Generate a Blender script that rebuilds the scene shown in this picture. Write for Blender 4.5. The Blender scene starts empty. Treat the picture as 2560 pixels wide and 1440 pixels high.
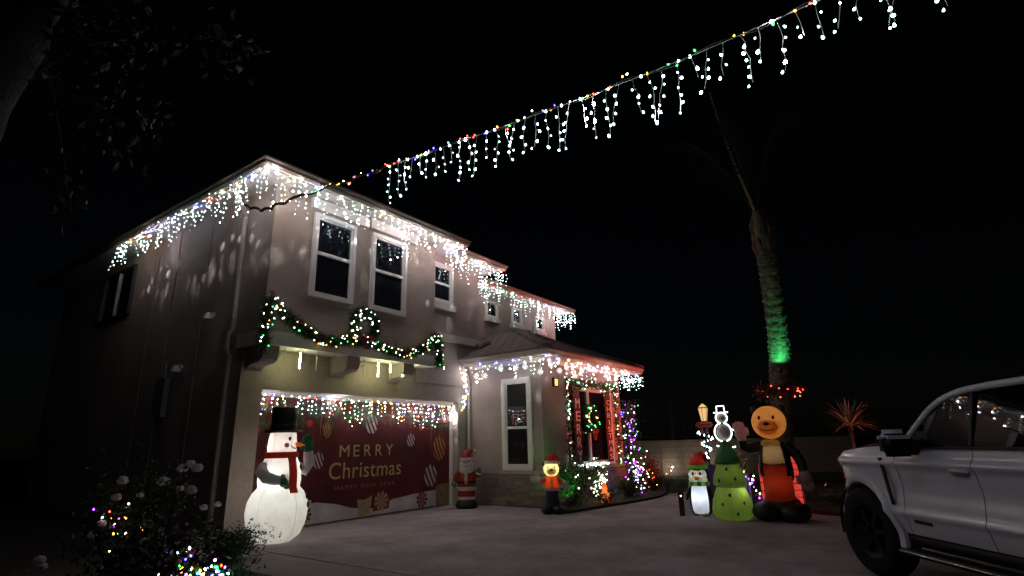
import bpy, bmesh, math, random
import numpy as np
from mathutils import Vector, Matrix, Euler

random.seed(7)
rng = np.random.default_rng(11)
SC = bpy.context.scene
COL = SC.collection
R = math.radians

# ------------------------------------------------------------------ camera
CAM_H = 1.3
YAW, PITCH, ROLL = R(54.566), R(15.857), R(-1.4187)
fwd = Vector((math.sin(YAW) * math.cos(PITCH), math.cos(YAW) * math.cos(PITCH), math.sin(PITCH)))
rgt0 = Vector((math.cos(YAW), -math.sin(YAW), 0))
up0 = rgt0.cross(fwd)
rgt = rgt0 * math.cos(ROLL) + up0 * math.sin(ROLL)
upv = -rgt0 * math.sin(ROLL) + up0 * math.cos(ROLL)
cd = bpy.data.cameras.new('camera')
cd.sensor_width = 36.0
cd.lens = 1363.6 / 2560 * 36.0
cd.clip_end = 2000
cam = bpy.data.objects.new('camera', cd)
COL.objects.link(cam)
m3 = Matrix((rgt, upv, -fwd)).transposed()
cam.matrix_world = Matrix.Translation((0, 0, CAM_H)) @ m3.to_4x4()
SC.camera = cam

# ------------------------------------------------------------------ world, moon
w = bpy.data.worlds.new('World')
SC.world = w
w.use_nodes = True
nt = w.node_tree
bg = nt.nodes['Background']
sky = nt.nodes.new('ShaderNodeTexSky')
sky.sky_type = 'NISHITA'
sky.sun_disc = False
sky.sun_elevation = R(30)
sky.sun_rotation = R(215)
nt.links.new(sky.outputs[0], bg.inputs[0])
bg.inputs[1].default_value = 0.00022
sl = bpy.data.lights.new('moon', 'SUN')
sl.energy = 0.0007
sl.angle = R(0.5)
sl.color = (1.0, 0.95, 0.9)
so = bpy.data.objects.new('moon', sl)
COL.objects.link(so)
sdir = Vector((math.sin(R(215)) * math.cos(R(30)), math.cos(R(215)) * math.cos(R(30)), math.sin(R(30))))
so.rotation_euler = sdir.to_track_quat('Z', 'Y').to_euler()
SC.view_settings.view_transform = 'Standard'
SC.view_settings.look = 'None'
SC.view_settings.exposure = 0.0
SC.view_settings.gamma = 1.0
SC.view_settings.use_curve_mapping = False
SC.cycles.use_denoising = True
SC.cycles.use_light_tree = True
SC.cycles.max_bounces = 6
SC.cycles.sample_clamp_indirect = 6.0
SC.cycles.caustics_reflective = False
SC.cycles.caustics_refractive = False

# ------------------------------------------------------------------ materials
MATS = {}
def mat(name, col, rough=0.6, var=0.15, scale=6.0, bump=0.0, bscale=40.0, metal=0.0, coat=0.0, spec=0.5, transl=0.0, glow=0.0):
    """procedural surface: noise-varied colour, optional relief, optional translucent cloth"""
    if name in MATS:
        return MATS[name]
    m = bpy.data.materials.new(name)
    m.use_nodes = True
    n = m.node_tree
    b = n.nodes['Principled BSDF']
    tc = n.nodes.new('ShaderNodeTexCoord')
    no = n.nodes.new('ShaderNodeTexNoise')
    no.inputs['Scale'].default_value = scale
    no.inputs['Detail'].default_value = 5
    n.links.new(tc.outputs['Object'], no.inputs['Vector'])
    rp = n.nodes.new('ShaderNodeValToRGB')
    c = Vector(col)
    rp.color_ramp.elements[0].position = 0.3
    rp.color_ramp.elements[1].position = 0.7
    rp.color_ramp.elements[0].color = (*[max(0, x * (1 - var)) for x in c], 1)
    rp.color_ramp.elements[1].color = (*[min(1, x * (1 + var)) for x in c], 1)
    n.links.new(no.outputs['Fac'], rp.inputs['Fac'])
    n.links.new(rp.outputs['Color'], b.inputs['Base Color'])
    b.inputs['Roughness'].default_value = rough
    b.inputs['Metallic'].default_value = metal
    b.inputs['Specular IOR Level'].default_value = spec
    b.inputs['Coat Weight'].default_value = coat
    b.inputs['Coat Roughness'].default_value = 0.05
    if glow:
        n.links.new(rp.outputs['Color'], b.inputs['Emission Color'])
        b.inputs['Emission Strength'].default_value = glow
    if bump:
        n2 = n.nodes.new('ShaderNodeTexNoise')
        n2.inputs['Scale'].default_value = bscale
        n2.inputs['Detail'].default_value = 4
        n.links.new(tc.outputs['Object'], n2.inputs['Vector'])
        bp = n.nodes.new('ShaderNodeBump')
        bp.inputs['Strength'].default_value = bump
        bp.inputs['Distance'].default_value = 0.02
        n.links.new(n2.outputs['Fac'], bp.inputs['Height'])
        n.links.new(bp.outputs['Normal'], b.inputs['Normal'])
    if transl:
        tr = n.nodes.new('ShaderNodeBsdfTranslucent')
        n.links.new(rp.outputs['Color'], tr.inputs['Color'])
        if bump:
            n.links.new(bp.outputs['Normal'], tr.inputs['Normal'])
        mx = n.nodes.new('ShaderNodeMixShader')
        mx.inputs[0].default_value = transl
        n.links.new(b.outputs[0], mx.inputs[1])
        n.links.new(tr.outputs[0], mx.inputs[2])
        n.links.new(mx.outputs[0], n.nodes['Material Output'].inputs['Surface'])
    MATS[name] = m
    return m

def emis(name, col, s):
    if name in MATS:
        return MATS[name]
    m = bpy.data.materials.new(name)
    m.use_nodes = True
    n = m.node_tree
    n.nodes.remove(n.nodes['Principled BSDF'])
    e = n.nodes.new('ShaderNodeEmission')
    e.inputs[0].default_value = (*col, 1)
    e.inputs[1].default_value = s
    n.links.new(e.outputs[0], n.nodes['Material Output'].inputs['Surface'])
    MATS[name] = m
    return m

def stripe_mat(name, c1, c2, scale=1.6, rot=0.6, dist=1.0):
    if name in MATS:
        return MATS[name]
    m = mat(name, c1, 0.45)
    n = m.node_tree
    b = n.nodes['Principled BSDF']
    tc = n.nodes.new('ShaderNodeTexCoord')
    mp = n.nodes.new('ShaderNodeMapping')
    mp.inputs['Rotation'].default_value = (0, rot, 0)
    wv = n.nodes.new('ShaderNodeTexWave')
    wv.inputs['Scale'].default_value = scale
    wv.inputs['Distortion'].default_value = dist
    wv.inputs['Detail'].default_value = 0
    cr = n.nodes.new('ShaderNodeValToRGB')
    cr.color_ramp.interpolation = 'CONSTANT'
    cr.color_ramp.elements[0].color = (*c1, 1)
    cr.color_ramp.elements[1].color = (*c2, 1)
    cr.color_ramp.elements[1].position = 0.5
    n.links.new(tc.outputs['Generated'], mp.inputs['Vector'])
    n.links.new(mp.outputs[0], wv.inputs['Vector'])
    n.links.new(wv.outputs['Fac'], cr.inputs['Fac'])
    n.links.new(cr.outputs['Color'], b.inputs['Base Color'])
    return m

def foil_mat(name, top, bot):
    m = mat(name, top, 0.4)
    n = m.node_tree
    b = n.nodes['Principled BSDF']
    tc = n.nodes.new('ShaderNodeTexCoord')
    sx = n.nodes.new('ShaderNodeSeparateXYZ')
    cr = n.nodes.new('ShaderNodeValToRGB')
    cr.color_ramp.elements[0].color = (*bot, 1)
    cr.color_ramp.elements[0].position = 0.1
    cr.color_ramp.elements[1].color = (*top, 1)
    cr.color_ramp.elements[1].position = 0.55
    n.links.new(tc.outputs['Generated'], sx.inputs[0])
    n.links.new(sx.outputs['Z'], cr.inputs['Fac'])
    n.links.new(cr.outputs['Color'], b.inputs['Base Color'])
    return m

STUCCO = mat('stucco', (0.41, 0.34, 0.305), 0.9, 0.14, 1.3, 0.9, 70)
TRIM = mat('painted_trim', (0.62, 0.58, 0.56), 0.6, 0.06, 4, 0.15, 60)
VINYL = mat('window_vinyl', (0.74, 0.72, 0.71), 0.4, 0.04, 5)
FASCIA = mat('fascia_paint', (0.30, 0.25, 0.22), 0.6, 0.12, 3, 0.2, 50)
FASCIAD = mat('fascia_paint_unlit', (0.12, 0.092, 0.078), 0.6, 0.12, 3, 0.2, 50)  # darker copy of the fascia paint; its unlit look is put into the colour
TILE = mat('roof_tile_concrete', (0.13, 0.105, 0.09), 0.85, 0.35, 5, 0.5, 60)
GLASS = mat('dark_window_glass', (0.012, 0.014, 0.02), 0.03, 0.2, 1.0, spec=0.8, coat=0.5)
DOORM = mat('garage_door_paint', (0.5, 0.47, 0.44), 0.5, 0.06, 3)
METAL = mat('grey_metal', (0.3, 0.3, 0.31), 0.4, 0.1, 8, metal=0.6)
BLACK = mat('black_plastic', (0.012, 0.012, 0.013), 0.5, 0.2, 8)
CONC = mat('driveway_concrete', (0.45, 0.385, 0.42), 0.85, 0.16, 0.9, 0.25, 90)
def stains(m, sc, lo, hi, dark):
    n = m.node_tree
    b = n.nodes['Principled BSDF']
    src = b.inputs['Base Color'].links[0].from_socket
    tc = n.nodes.new('ShaderNodeTexCoord')
    for k, (s_, d_) in enumerate(((sc, dark), (sc * 5, dark * .5 + .5), (sc * 40, .86))):
        no = n.nodes.new('ShaderNodeTexNoise')
        no.inputs['Scale'].default_value = s_
        no.inputs['Detail'].default_value = 8
        no.inputs['Roughness'].default_value = .65
        n.links.new(tc.outputs['Object'], no.inputs['Vector'])
        cr = n.nodes.new('ShaderNodeValToRGB')
        cr.color_ramp.elements[0].position = lo
        cr.color_ramp.elements[0].color = (d_, d_, d_ * .97, 1)
        cr.color_ramp.elements[1].position = hi
        cr.color_ramp.elements[1].color = (1, 1, 1, 1)
        n.links.new(no.outputs['Fac'], cr.inputs['Fac'])
        mx = n.nodes.new('ShaderNodeMixRGB')
        mx.blend_type = 'MULTIPLY'
        mx.inputs[0].default_value = 1
        n.links.new(src, mx.inputs[1])
        n.links.new(cr.outputs['Color'], mx.inputs[2])
        src = mx.outputs[0]
    n.links.new(src, b.inputs['Base Color'])
stains(CONC, .55, .36, .56, .62)
stains(STUCCO, .8, .3, .6, .86)
WALK = mat('walkway_concrete', (0.27, 0.24, 0.23), 0.85, 0.2, 1.2, 0.3, 80)
SOIL = mat('soil', (0.035, 0.027, 0.02), 0.95, 0.4, 6, 0.8, 25)
MULCH = mat('mulch', (0.05, 0.033, 0.022), 0.95, 0.5, 14, 1.0, 30)
LAWN = mat('lawn', (0.04, 0.065, 0.022), 0.9, 0.3, 5, 0.6, 60)
BLOCK = mat('wall_block', (0.33, 0.27, 0.22), 0.9, 0.25, 3, 0.5, 60)
IRON = mat('wrought_iron', (0.03, 0.03, 0.032), 0.5, 0.2, 5, spec=0.4)
LEAF = mat('leaf_green', (0.045, 0.085, 0.03), 0.5, 0.45, 4, transl=0.25)
FIR = mat('fir_needles', (0.02, 0.05, 0.022), 0.6, 0.5, 9, transl=0.15)
REDLEAF = mat('autumn_leaf', (0.085, 0.036, 0.016), 0.6, 0.5, 3, transl=0.3)
BARK = mat('bark', (0.02, 0.016, 0.014), 0.9, 0.35, 8, 0.9, 30)
PALMB = mat('palm_bark', (0.10, 0.082, 0.066), 0.9, 0.45, 7, 0.9, 35)
PETAL = mat('rose_petal', (0.72, 0.68, 0.72), 0.5, 0.08, 12, transl=0.3)
WIREW = mat('white_wire', (0.35, 0.36, 0.36), 0.5, 0.1, 9)
WIREB = mat('dark_wire', (0.015, 0.02, 0.015), 0.6, 0.2, 9)

BR = 13.0
BULB = [emis('bulb_cool_white', (0.66, 1.0, 0.93), BR),
        emis('bulb_red', (1.0, 0.07, 0.035), BR * 0.75),
        emis('bulb_green', (0.05, 1.0, 0.16), BR * 0.55),
        emis('bulb_blue', (0.10, 0.08, 1.0), BR * 0.95),
        emis('bulb_amber', (1.0, 0.42, 0.06), BR * 0.75),
        emis('bulb_warm_white', (1.0, 0.86, 0.58), BR),
        emis('bulb_purple', (0.42, 0.06, 1.0), BR * 0.9),
        emis('bulb_bright_cool', (0.97, 0.88, 0.98), 780),
        emis('bulb_bright_warm', (1.0, 0.84, 0.66), 600),
        emis('bulb_dim_cool', (0.75, 0.95, 1.0), 2.6)]
COOL, RED, GREEN, BLUE, AMBER, WARM, PURPLE, BCOOL, BWARM, DIM = range(10)
CB = 80.0
EAVE = [emis('eave_white', (1.0, 0.9, 0.8), CB), emis('eave_red', (1.0, 0.07, 0.035), CB * 1.3), emis('eave_green', (0.05, 1.0, 0.16), CB * 0.8),
        emis('eave_blue', (0.12, 0.08, 1.0), CB * 1.6), emis('eave_amber', (1.0, 0.36, 0.05), CB * 1.2), emis('eave_warm', (1.0, 0.86, 0.58), CB), emis('eave_purple', (0.42, 0.06, 1.0), CB * 1.6)]

# ------------------------------------------------------------------ mesh helpers
ICO_V = []
_t = (1 + 5 ** 0.5) / 2
for a_, b_ in ((-1, _t), (1, _t), (-1, -_t), (1, -_t)):
    ICO_V.append((a_, b_, 0))
for a_, b_ in ((-1, _t), (1, _t), (-1, -_t), (1, -_t)):
    ICO_V.append((0, a_, b_))
for a_, b_ in ((_t, -1), (_t, 1), (-_t, -1), (-_t, 1)):
    ICO_V.append((a_, 0, b_))
ICO_V = np.array(ICO_V) / np.linalg.norm(ICO_V[0])
ICO_F = [(0, 11, 5), (0, 5, 1), (0, 1, 7), (0, 7, 10), (0, 10, 11), (1, 5, 9), (5, 11, 4), (11, 10, 2), (10, 7, 6), (7, 1, 8),
         (3, 9, 4), (3, 4, 2), (3, 2, 6), (3, 6, 8), (3, 8, 9), (4, 9, 5), (2, 4, 11), (6, 2, 10), (8, 6, 7), (9, 8, 1)]
WORLD = {}      # world offset of a thing whose parts are written in world coordinates

class MB:
    def __init__(self):
        self.v, self.f, self.mi = [], [], []
    def add(self, vs, fs, k=0):
        o = len(self.v)
        self.v.extend([tuple(map(float, p)) for p in vs])
        self.f.extend([tuple(i + o for i in q) for q in fs])
        self.mi.extend([k] * len(fs))
        return self
    def box(self, c, s, rot=None, k=0):
        c = Vector(c)
        P = []
        for x in (-.5, .5):
            for y in (-.5, .5):
                for z in (-.5, .5):
                    p = Vector((x * s[0], y * s[1], z * s[2]))
                    if rot is not None:
                        p = rot @ p
                    P.append(c + p)
        return self.add(P, [(0, 1, 3, 2), (4, 6, 7, 5), (0, 4, 5, 1), (2, 3, 7, 6), (0, 2, 6, 4), (1, 5, 7, 3)], k)
    def bb(self, x0, x1, y0, y1, z0, z1, k=0):
        return self.box(((x0 + x1) / 2, (y0 + y1) / 2, (z0 + z1) / 2), (x1 - x0, y1 - y0, z1 - z0), None, k)
    def ico(self, c, r, k=0, sq=(1, 1, 1)):
        return self.add(ICO_V * r * np.array(sq) + np.array(c), ICO_F, k)
    def tube(self, path, rad, n=8, k=0, cap=True):
        path = [Vector(p) for p in path]
        if not hasattr(rad, '__len__'):
            rad = [rad] * len(path)
        V, Fs = [], []
        prev = None
        for i, p in enumerate(path):
            d = (path[min(i + 1, len(path) - 1)] - path[max(i - 1, 0)])
            d = d.normalized() if d.length > 1e-9 else Vector((0, 0, 1))
            if prev is None:
                a = d.orthogonal().normalized()
            else:
                a = prev - d * prev.dot(d)
                a = a.normalized() if a.length > 1e-6 else d.orthogonal().normalized()
            prev = a
            b = d.cross(a)
            for j in range(n):
                t = 2 * math.pi * j / n
                V.append(p + (a * math.cos(t) + b * math.sin(t)) * rad[i])
        for i in range(len(path) - 1):
            for j in range(n):
                Fs.append((i * n + j, i * n + (j + 1) % n, (i + 1) * n + (j + 1) % n, (i + 1) * n + j))
        if cap:
            Fs.append(tuple(range(n - 1, -1, -1)))
            Fs.append(tuple((len(path) - 1) * n + j for j in range(n)))
        return self.add(V, Fs, k)
    def lathe(self, prof, c=(0, 0, 0), n=28, sq=(1, 1), k=0, lobes=0, amp=0.0, caps=True):
        V, Fs = [], []
        for r, z in prof:
            for j in range(n):
                t = 2 * math.pi * j / n
                rr = r * (1 + (amp * math.cos(lobes * t) if lobes else 0))
                V.append((c[0] + rr * math.cos(t) * sq[0], c[1] + rr * math.sin(t) * sq[1], c[2] + z))
        m_ = len(prof)
        for i in range(m_ - 1):
            for j in range(n):
                Fs.append((i * n + j, i * n + (j + 1) % n, (i + 1) * n + (j + 1) % n, (i + 1) * n + j))
        if caps and prof[0][0] > 1e-6:
            Fs.append(tuple(range(n - 1, -1, -1)))
        if caps and prof[-1][0] > 1e-6:
            Fs.append(tuple((m_ - 1) * n + j for j in range(n)))
        return self.add(V, Fs, k)
    def ell(self, c, r, rot=None, nu=16, nv=10, k=0):
        V, Fs = [], []
        c = Vector(c)
        for i in range(nv + 1):
            ph = math.pi * i / nv
            for j in range(nu):
                t = 2 * math.pi * j / nu
                p = Vector((r[0] * math.sin(ph) * math.cos(t), r[1] * math.sin(ph) * math.sin(t), -r[2] * math.cos(ph)))
                if rot is not None:
                    p = rot @ p
                V.append(c + p)
        for i in range(nv):
            for j in range(nu):
                Fs.append((i * nu + j, i * nu + (j + 1) % nu, (i + 1) * nu + (j + 1) % nu, (i + 1) * nu + j))
        return self.add(V, Fs, k)
    def prism(self, poly, axis, a0, a1, k=0):
        """poly = list of 2d points; axis 'x' -> (y,z), 'y' -> (x,z), 'z' -> (x,y)"""
        n = len(poly)
        V = []
        for a in (a0, a1):
            for p, q in poly:
                V.append({'x': (a, p, q), 'y': (p, a, q), 'z': (p, q, a)}[axis])
        Fs = [tuple(range(n)), tuple(range(2 * n - 1, n - 1, -1))]
        for i in range(n):
            j = (i + 1) % n
            Fs.append((i, n + i, n + j, j))
        return self.add(V, Fs, k)
    def leaves(self, pts, size, aspect=0.5, droop=0.0, k=0, up=None):
        """folded leaf of two quads at each point"""
        V, Fs = [], []
        for i, p in enumerate(pts):
            p = np.array(p)
            d = rng.normal(size=3) if up is None else np.array(up) + rng.normal(size=3) * 0.6
            d[2] -= droop
            d /= np.linalg.norm(d) + 1e-9
            s = np.cross(d, rng.normal(size=3))
            s /= np.linalg.norm(s) + 1e-9
            nrm = np.cross(d, s)
            L = size * rng.uniform(0.6, 1.3)
            W = L * aspect / 2
            o = len(V)
            V += [p, p + d * L * .45 + s * W + nrm * W * .35, p + d * L * .55, p + d * L, p + d * L * .45 - s * W + nrm * W * .35]
            Fs += [(o, o + 1, o + 3, o + 2), (o, o + 2, o + 3, o + 4)]
        return self.add(V, Fs, k)
    def cut(self, cond):
        F2, M2 = [], []
        for f, k in zip(self.f, self.mi):
            c = np.mean([self.v[i] for i in f], axis=0)
            if not cond(*c):
                F2.append(f)
                M2.append(k)
        self.f, self.mi = F2, M2
        return self
    def build(self, name, mats, parent=None, smooth=False, world=True, kind=None):
        me = bpy.data.meshes.new(name)
        off = np.zeros(3)
        if parent is not None and world and parent.name in WORLD:
            off = np.array(WORLD[parent.name])
        vs = np.array(self.v).reshape(-1, 3) - off
        me.from_pydata(vs.tolist(), [], self.f)
        if not isinstance(mats, (list, tuple)):
            mats = [mats]
        for m in mats:
            me.materials.append(m)
        if len(mats) > 1:
            me.polygons.foreach_set('material_index', self.mi)
        bm = bmesh.new()
        bm.from_mesh(me)
        bmesh.ops.recalc_face_normals(bm, faces=bm.faces)
        bm.to_mesh(me)
        bm.free()
        if smooth:
            me.polygons.foreach_set('use_smooth', [True] * len(me.polygons))
            try:
                me.set_sharp_from_angle(angle=R(50))
            except Exception:
                pass
        o = bpy.data.objects.new(name, me)
        COL.objects.link(o)
        if parent is not None:
            o.parent = parent
            if world:
                WORLD[o.name] = tuple(off)
        if kind:
            o['kind'] = kind
        return o

def tag(o, label, cat, group=None):
    o['label'] = label
    o['category'] = cat
    if group:
        o['group'] = group
    return o

def thing(name, label, cat, loc, rz=0.0, group=None):
    o = bpy.data.objects.new(name, None)
    COL.objects.link(o)
    o.location = loc
    o.rotation_euler = (0, 0, rz)
    o.empty_display_size = 0.2
    tag(o, label, cat, group)
    WORLD[o.name] = tuple(loc)
    return o

def struct(o):
    o['kind'] = 'structure'
    return o

def inst(src, name, parent, loc, rot=(0, 0, 0), scale=(1, 1, 1)):
    """a copy of a piece that shares its mesh"""
    o = bpy.data.objects.new(name, src.data if hasattr(src, 'data') else src)
    COL.objects.link(o)
    o.parent = parent
    off = WORLD.get(parent.name, (0, 0, 0))
    o.location = Vector(loc) - Vector(off)
    o.rotation_euler = rot
    o.scale = scale
    return o

def lamp(name, typ, loc, parent, col, watts, target=None, size=60, blend=0.6, rad=0.03, world=True):
    l = bpy.data.lights.new(name, typ)
    l.energy = watts
    l.color = col
    l.shadow_soft_size = rad
    if typ == 'SPOT':
        l.spot_size = R(size)
        l.spot_blend = blend
    o = bpy.data.objects.new(name, l)
    COL.objects.link(o)
    o.parent = parent
    off = Vector(WORLD.get(parent.name, (0, 0, 0))) if (parent is not None and world) else Vector((0, 0, 0))
    o.location = Vector(loc) - off
    if target is not None:
        o.rotation_euler = (Vector(target) - Vector(loc)).to_track_quat('-Z', 'Y').to_euler()
    return o

def face_dir(dx, dy):
    return math.atan2(dx, -dy)

def mesh_from(mb, name, m):
    o = mb.build(name, m)
    me = o.data
    bpy.data.objects.remove(o)
    return me

# ================================================================== GROUND
g = MB()
g.add([(-300, -300, -.05), (400, -300, -.05), (400, 400, -.05), (-300, 400, -.05)], [(0, 1, 2, 3)])
struct(g.build('ground', SOIL))
d = MB()
d.prism([(4.47, -6.0), (16.5, -6.0), (16.5, 4.6), (14.1, 5.25), (14.1, 9.6), (10.2, 9.6), (10.2, 8.8), (4.47, 8.8)], 'z', -.2, 0.0)
struct(d.build('driveway', CONC))
wk = struct(MB().bb(3.72, 4.455, -6, 8.6, -.2, -.03).build('walkway', SOIL))
for i in range(10):
    y0 = -6 + i * 1.46
    o = MB().prism([(3.72, y0), (4.452, y0), (4.452, y0 + 1.447), (3.72, y0 + 1.447)], 'z', -.025, 0.002 - .003 * (i % 3)).build('walkway_slab', WALK)
    o.parent = wk
lw = MB()
lw.prism([(14.15, 5.3), (16.55, 4.65), (27, -2), (27, 12), (16, 14), (14.15, 9.8)], 'z', -.3, -.006)
struct(lw.build('lawn', LAWN))
gr = MB()
gp = []
while len(gp) < 6000:
    x, y = rng.uniform(14.2, 22), rng.uniform(3, 10)
    if (y > 5.4 or x > 17.2) and x * .55 - y * -.2 > 0:
        gp.append((x, y, -.006))
gr.leaves(gp, .075, .12, 0, up=(0, 0, 1.6))
o = gr.build('grass', LAWN, kind='stuff')
tag(o, 'short dim green grass between the driveway and the block wall', 'grass')
# planting beds
struct(MB().prism([(9.55, 6.2), (9.5, 5.6), (10.4, 5.45), (12.0, 5.18), (12.85, 5.12), (13.9, 5.3), (14.08, 5.9), (14.08, 6.46), (10.08, 6.46)], 'z', 0.004, 0.05).build('house_bed', MULCH))
struct(MB().prism([(10.9, 1.0), (11.6, 2.6), (11.9, 3.6), (12.9, 4.2), (14.6, 4.4), (16.4, 3.6), (17.5, 1.0), (17.5, -4), (11, -4)], 'z', 0.004, 0.06).build('side_bed', MULCH))
struct(MB().prism([(-6, -1), (3.70, -1), (3.70, 8.4), (4.5, 8.55), (4.5, 20), (-6, 20)], 'z', -.2, -.002).build('corner_bed', SOIL))

# ================================================================== HOUSE
HX0, YU, YL = 4.54, 8.04, 8.55          # left wall, upper front wall, lower front wall
house = thing('house', 'two storey tan stucco house hung with strings of lights', 'house', (HX0, YU, 0))
def hp(mb, name, m, smooth=False):
    return mb.build(name, m, house, smooth)

# walls -------------------------------------------------------------
b = MB()
b.bb(HX0, 8.38, YU, 18, 2.9, 5.66)
hp(b, 'upper_wall', STUCCO)
b = MB()
b.bb(8.384, 10.45, 8.50, 17.9, 2.6, 5.658)
hp(b, 'upper_wall', STUCCO)
b = MB()
b.bb(10.454, 15.92, 9.55, 17.8, 0, 5.656)
hp(b, 'upper_wall', STUCCO)
b = MB()
b.prism([(HX0, YL), (4.93, YL), (4.93, 8.76), (4.94, 17.95), (HX0, 17.95)], 'z', 0, 2.897)
hp(b, 'garage_wall', STUCCO)
b = MB()
b.bb(4.934, 9.746, YL, 8.78, 2.24, 2.896)
hp(b, 'garage_header', STUCCO)
b = MB()
b.bb(9.75, 10.12, YL, 8.9, 0, 2.895)
hp(b, 'garage_wall', STUCCO)
b = MB()
b.bb(8.386, 10.4, YL - .002, 8.8, 2.898, 3.4)
hp(b, 'garage_wall', STUCCO)
# garage door with sections
dr = hp(MB().bb(4.935, 9.745, 8.80, 8.84, 0, 2.3), 'garage_door', DOORM)
for r_ in range(4):
    for c_ in range(6):
        x0 = 4.98 + c_ * .79
        MB().bb(x0, x0 + .72, 8.785, 8.80, .06 + r_ * .56, .54 + r_ * .56).build('door_panel', DOORM, dr)
jm = MB()
jm.bb(9.70, 9.746, 8.70, 8.80, 0, 2.24)
hp(jm, 'door_jamb', VINYL)
hp(MB().bb(4.936, 9.699, 8.74, 8.80, 2.17, 2.238), 'door_head_trim', VINYL)
bx = MB()
bx.bb(9.74, 9.752, 8.575, 8.64, 1.32, 1.44)
hp(bx, 'door_keypad', VINYL)

# belly band, soffit of the overhang, corbels -----------------------
hp(MB().bb(HX0 - .035, 8.415, YU - .045, YU + .3, 2.88, 3.10), 'belly_band', TRIM)
hp(MB().bb(HX0 - .036, HX0 + .2, 8.3405, 8.72, 2.88, 3.10), 'belly_band', TRIM)
hp(MB().bb(HX0 + .2, 8.41, 8.341, 8.548, 2.885, 2.93), 'overhang_soffit', STUCCO)
hp(MB().bb(8.45, 10.50, 8.46, 8.55, 3.60, 3.77), 'belly_band', TRIM)
hp(MB().bb(8.385, 8.42, YU + .2, 8.46, 3.60, 3.77), 'belly_band', TRIM)
for x0 in (4.60, 6.20, 7.56):
    pr = [(YL - .002, 2.883), (YU + .02, 2.883), (YU + .02, 2.72), (YU + .05, 2.66), (YU + .14, 2.615)]
    for i in range(7):
        a = i / 6 * math.pi / 2
        pr.append((YU + .14 + .3 * math.sin(a) * 1.05, 2.615 - .07 * (1 - math.cos(a))))
    pr.append((YL - .002, 2.53))
    hp(MB().prism(pr, 'x', x0, x0 + .27), 'corbel', STUCCO)

# windows -----------------------------------------------------------
def window_front(x0, x1, z0, z1, Y, mid=None, vert=None, trim=.07, sill=0, lintel=0, proud=.07):
    e = bpy.data.objects.new('window', None)
    COL.objects.link(e)
    e.parent = house
    WORLD[e.name] = WORLD[house.name]
    fr = MB()
    t = trim
    fr.bb(x0, x0 + t, Y - proud, Y - .001, z0, z1)
    fr.bb(x1 - t, x1, Y - proud, Y - .001, z0, z1)
    fr.bb(x0 + t, x1 - t, Y - proud, Y - .001, z1 - t, z1)
    fr.bb(x0 + t, x1 - t, Y - proud, Y - .001, z0, z0 + t)
    fr.build('frame', VINYL, e)
    s = MB()
    t2 = t + .028
    for a, b_, c, d_ in ((x0 + t, x0 + t2, z0 + t, z1 - t), (x1 - t2, x1 - t, z0 + t, z1 - t)):
        s.bb(a, b_, Y - .045, Y - .002, c, d_)
    s.bb(x0 + t2, x1 - t2, Y - .045, Y - .002, z1 - t2, z1 - t)
    s.bb(x0 + t2, x1 - t2, Y - .045, Y - .002, z0 + t, z0 + t2)
    s.build('sash', VINYL, e)
    panes = [(x0 + t2, x1 - t2, z0 + t2, z1 - t2)]
    if mid:
        MB().bb(x0 + t2, x1 - t2, Y - .055, Y - .002, mid - .028, mid + .028).build('meeting_rail', VINYL, e)
        panes = [(x0 + t2, x1 - t2, z0 + t2, mid - .028), (x0 + t2, x1 - t2, mid + .028, z1 - t2)]
    if vert:
        MB().bb(vert - .03, vert + .03, Y - .055, Y - .002, z0 + t2, z1 - t2).build('mullion', VINYL, e)
        panes = [(x0 + t2, vert - .03, z0 + t2, z1 - t2), (vert + .03, x1 - t2, z0 + t2, z1 - t2)]
    for i, (a, b_, c, d_) in enumerate(panes):
        yy = Y - .018 + (.008 if i else 0)
        p = MB()
        p.add([(a, yy, c), (b_, yy - .002, c), (b_, yy + .002, d_), (a, yy, d_)], [(0, 1, 2, 3)])
        p.build('pane', GLASS, e)
    if sill:
        MB().bb(x0 - .05, x1 + .06, Y - .11, Y - .001, z0 - sill, z0 - .001).build('sill', TRIM, e)
    if lintel:
        MB().bb(x0 - .08, x1 + .26, Y - .09, Y - .001, z1 + .06, z1 + .06 + lintel).build('lintel', TRIM, e)
    return e
window_front(5.28, 6.18, 3.80, 5.33, YU, mid=4.60, lintel=.2)
window_front(6.58, 7.49, 3.80, 5.35, YU, mid=4.60, lintel=.2)
window_front(8.72, 9.43, 4.46, 5.42, 8.50, mid=4.93, sill=.15)
window_front(12.04, 12.60, 4.82, 5.32, 9.55, sill=.13, trim=.05)
window_front(13.32, 13.82, 4.82, 5.34, 9.55, sill=.13, trim=.05)
window_front(14.62, 15.14, 4.82, 5.30, 9.55, sill=.13, trim=.05)
BY = 6.47     # front wall of the single storey room
BX = 10.10    # its left wall
window_front(11.10, 13.35, 0.74, 2.58, BY, vert=12.12, trim=.08)
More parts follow.
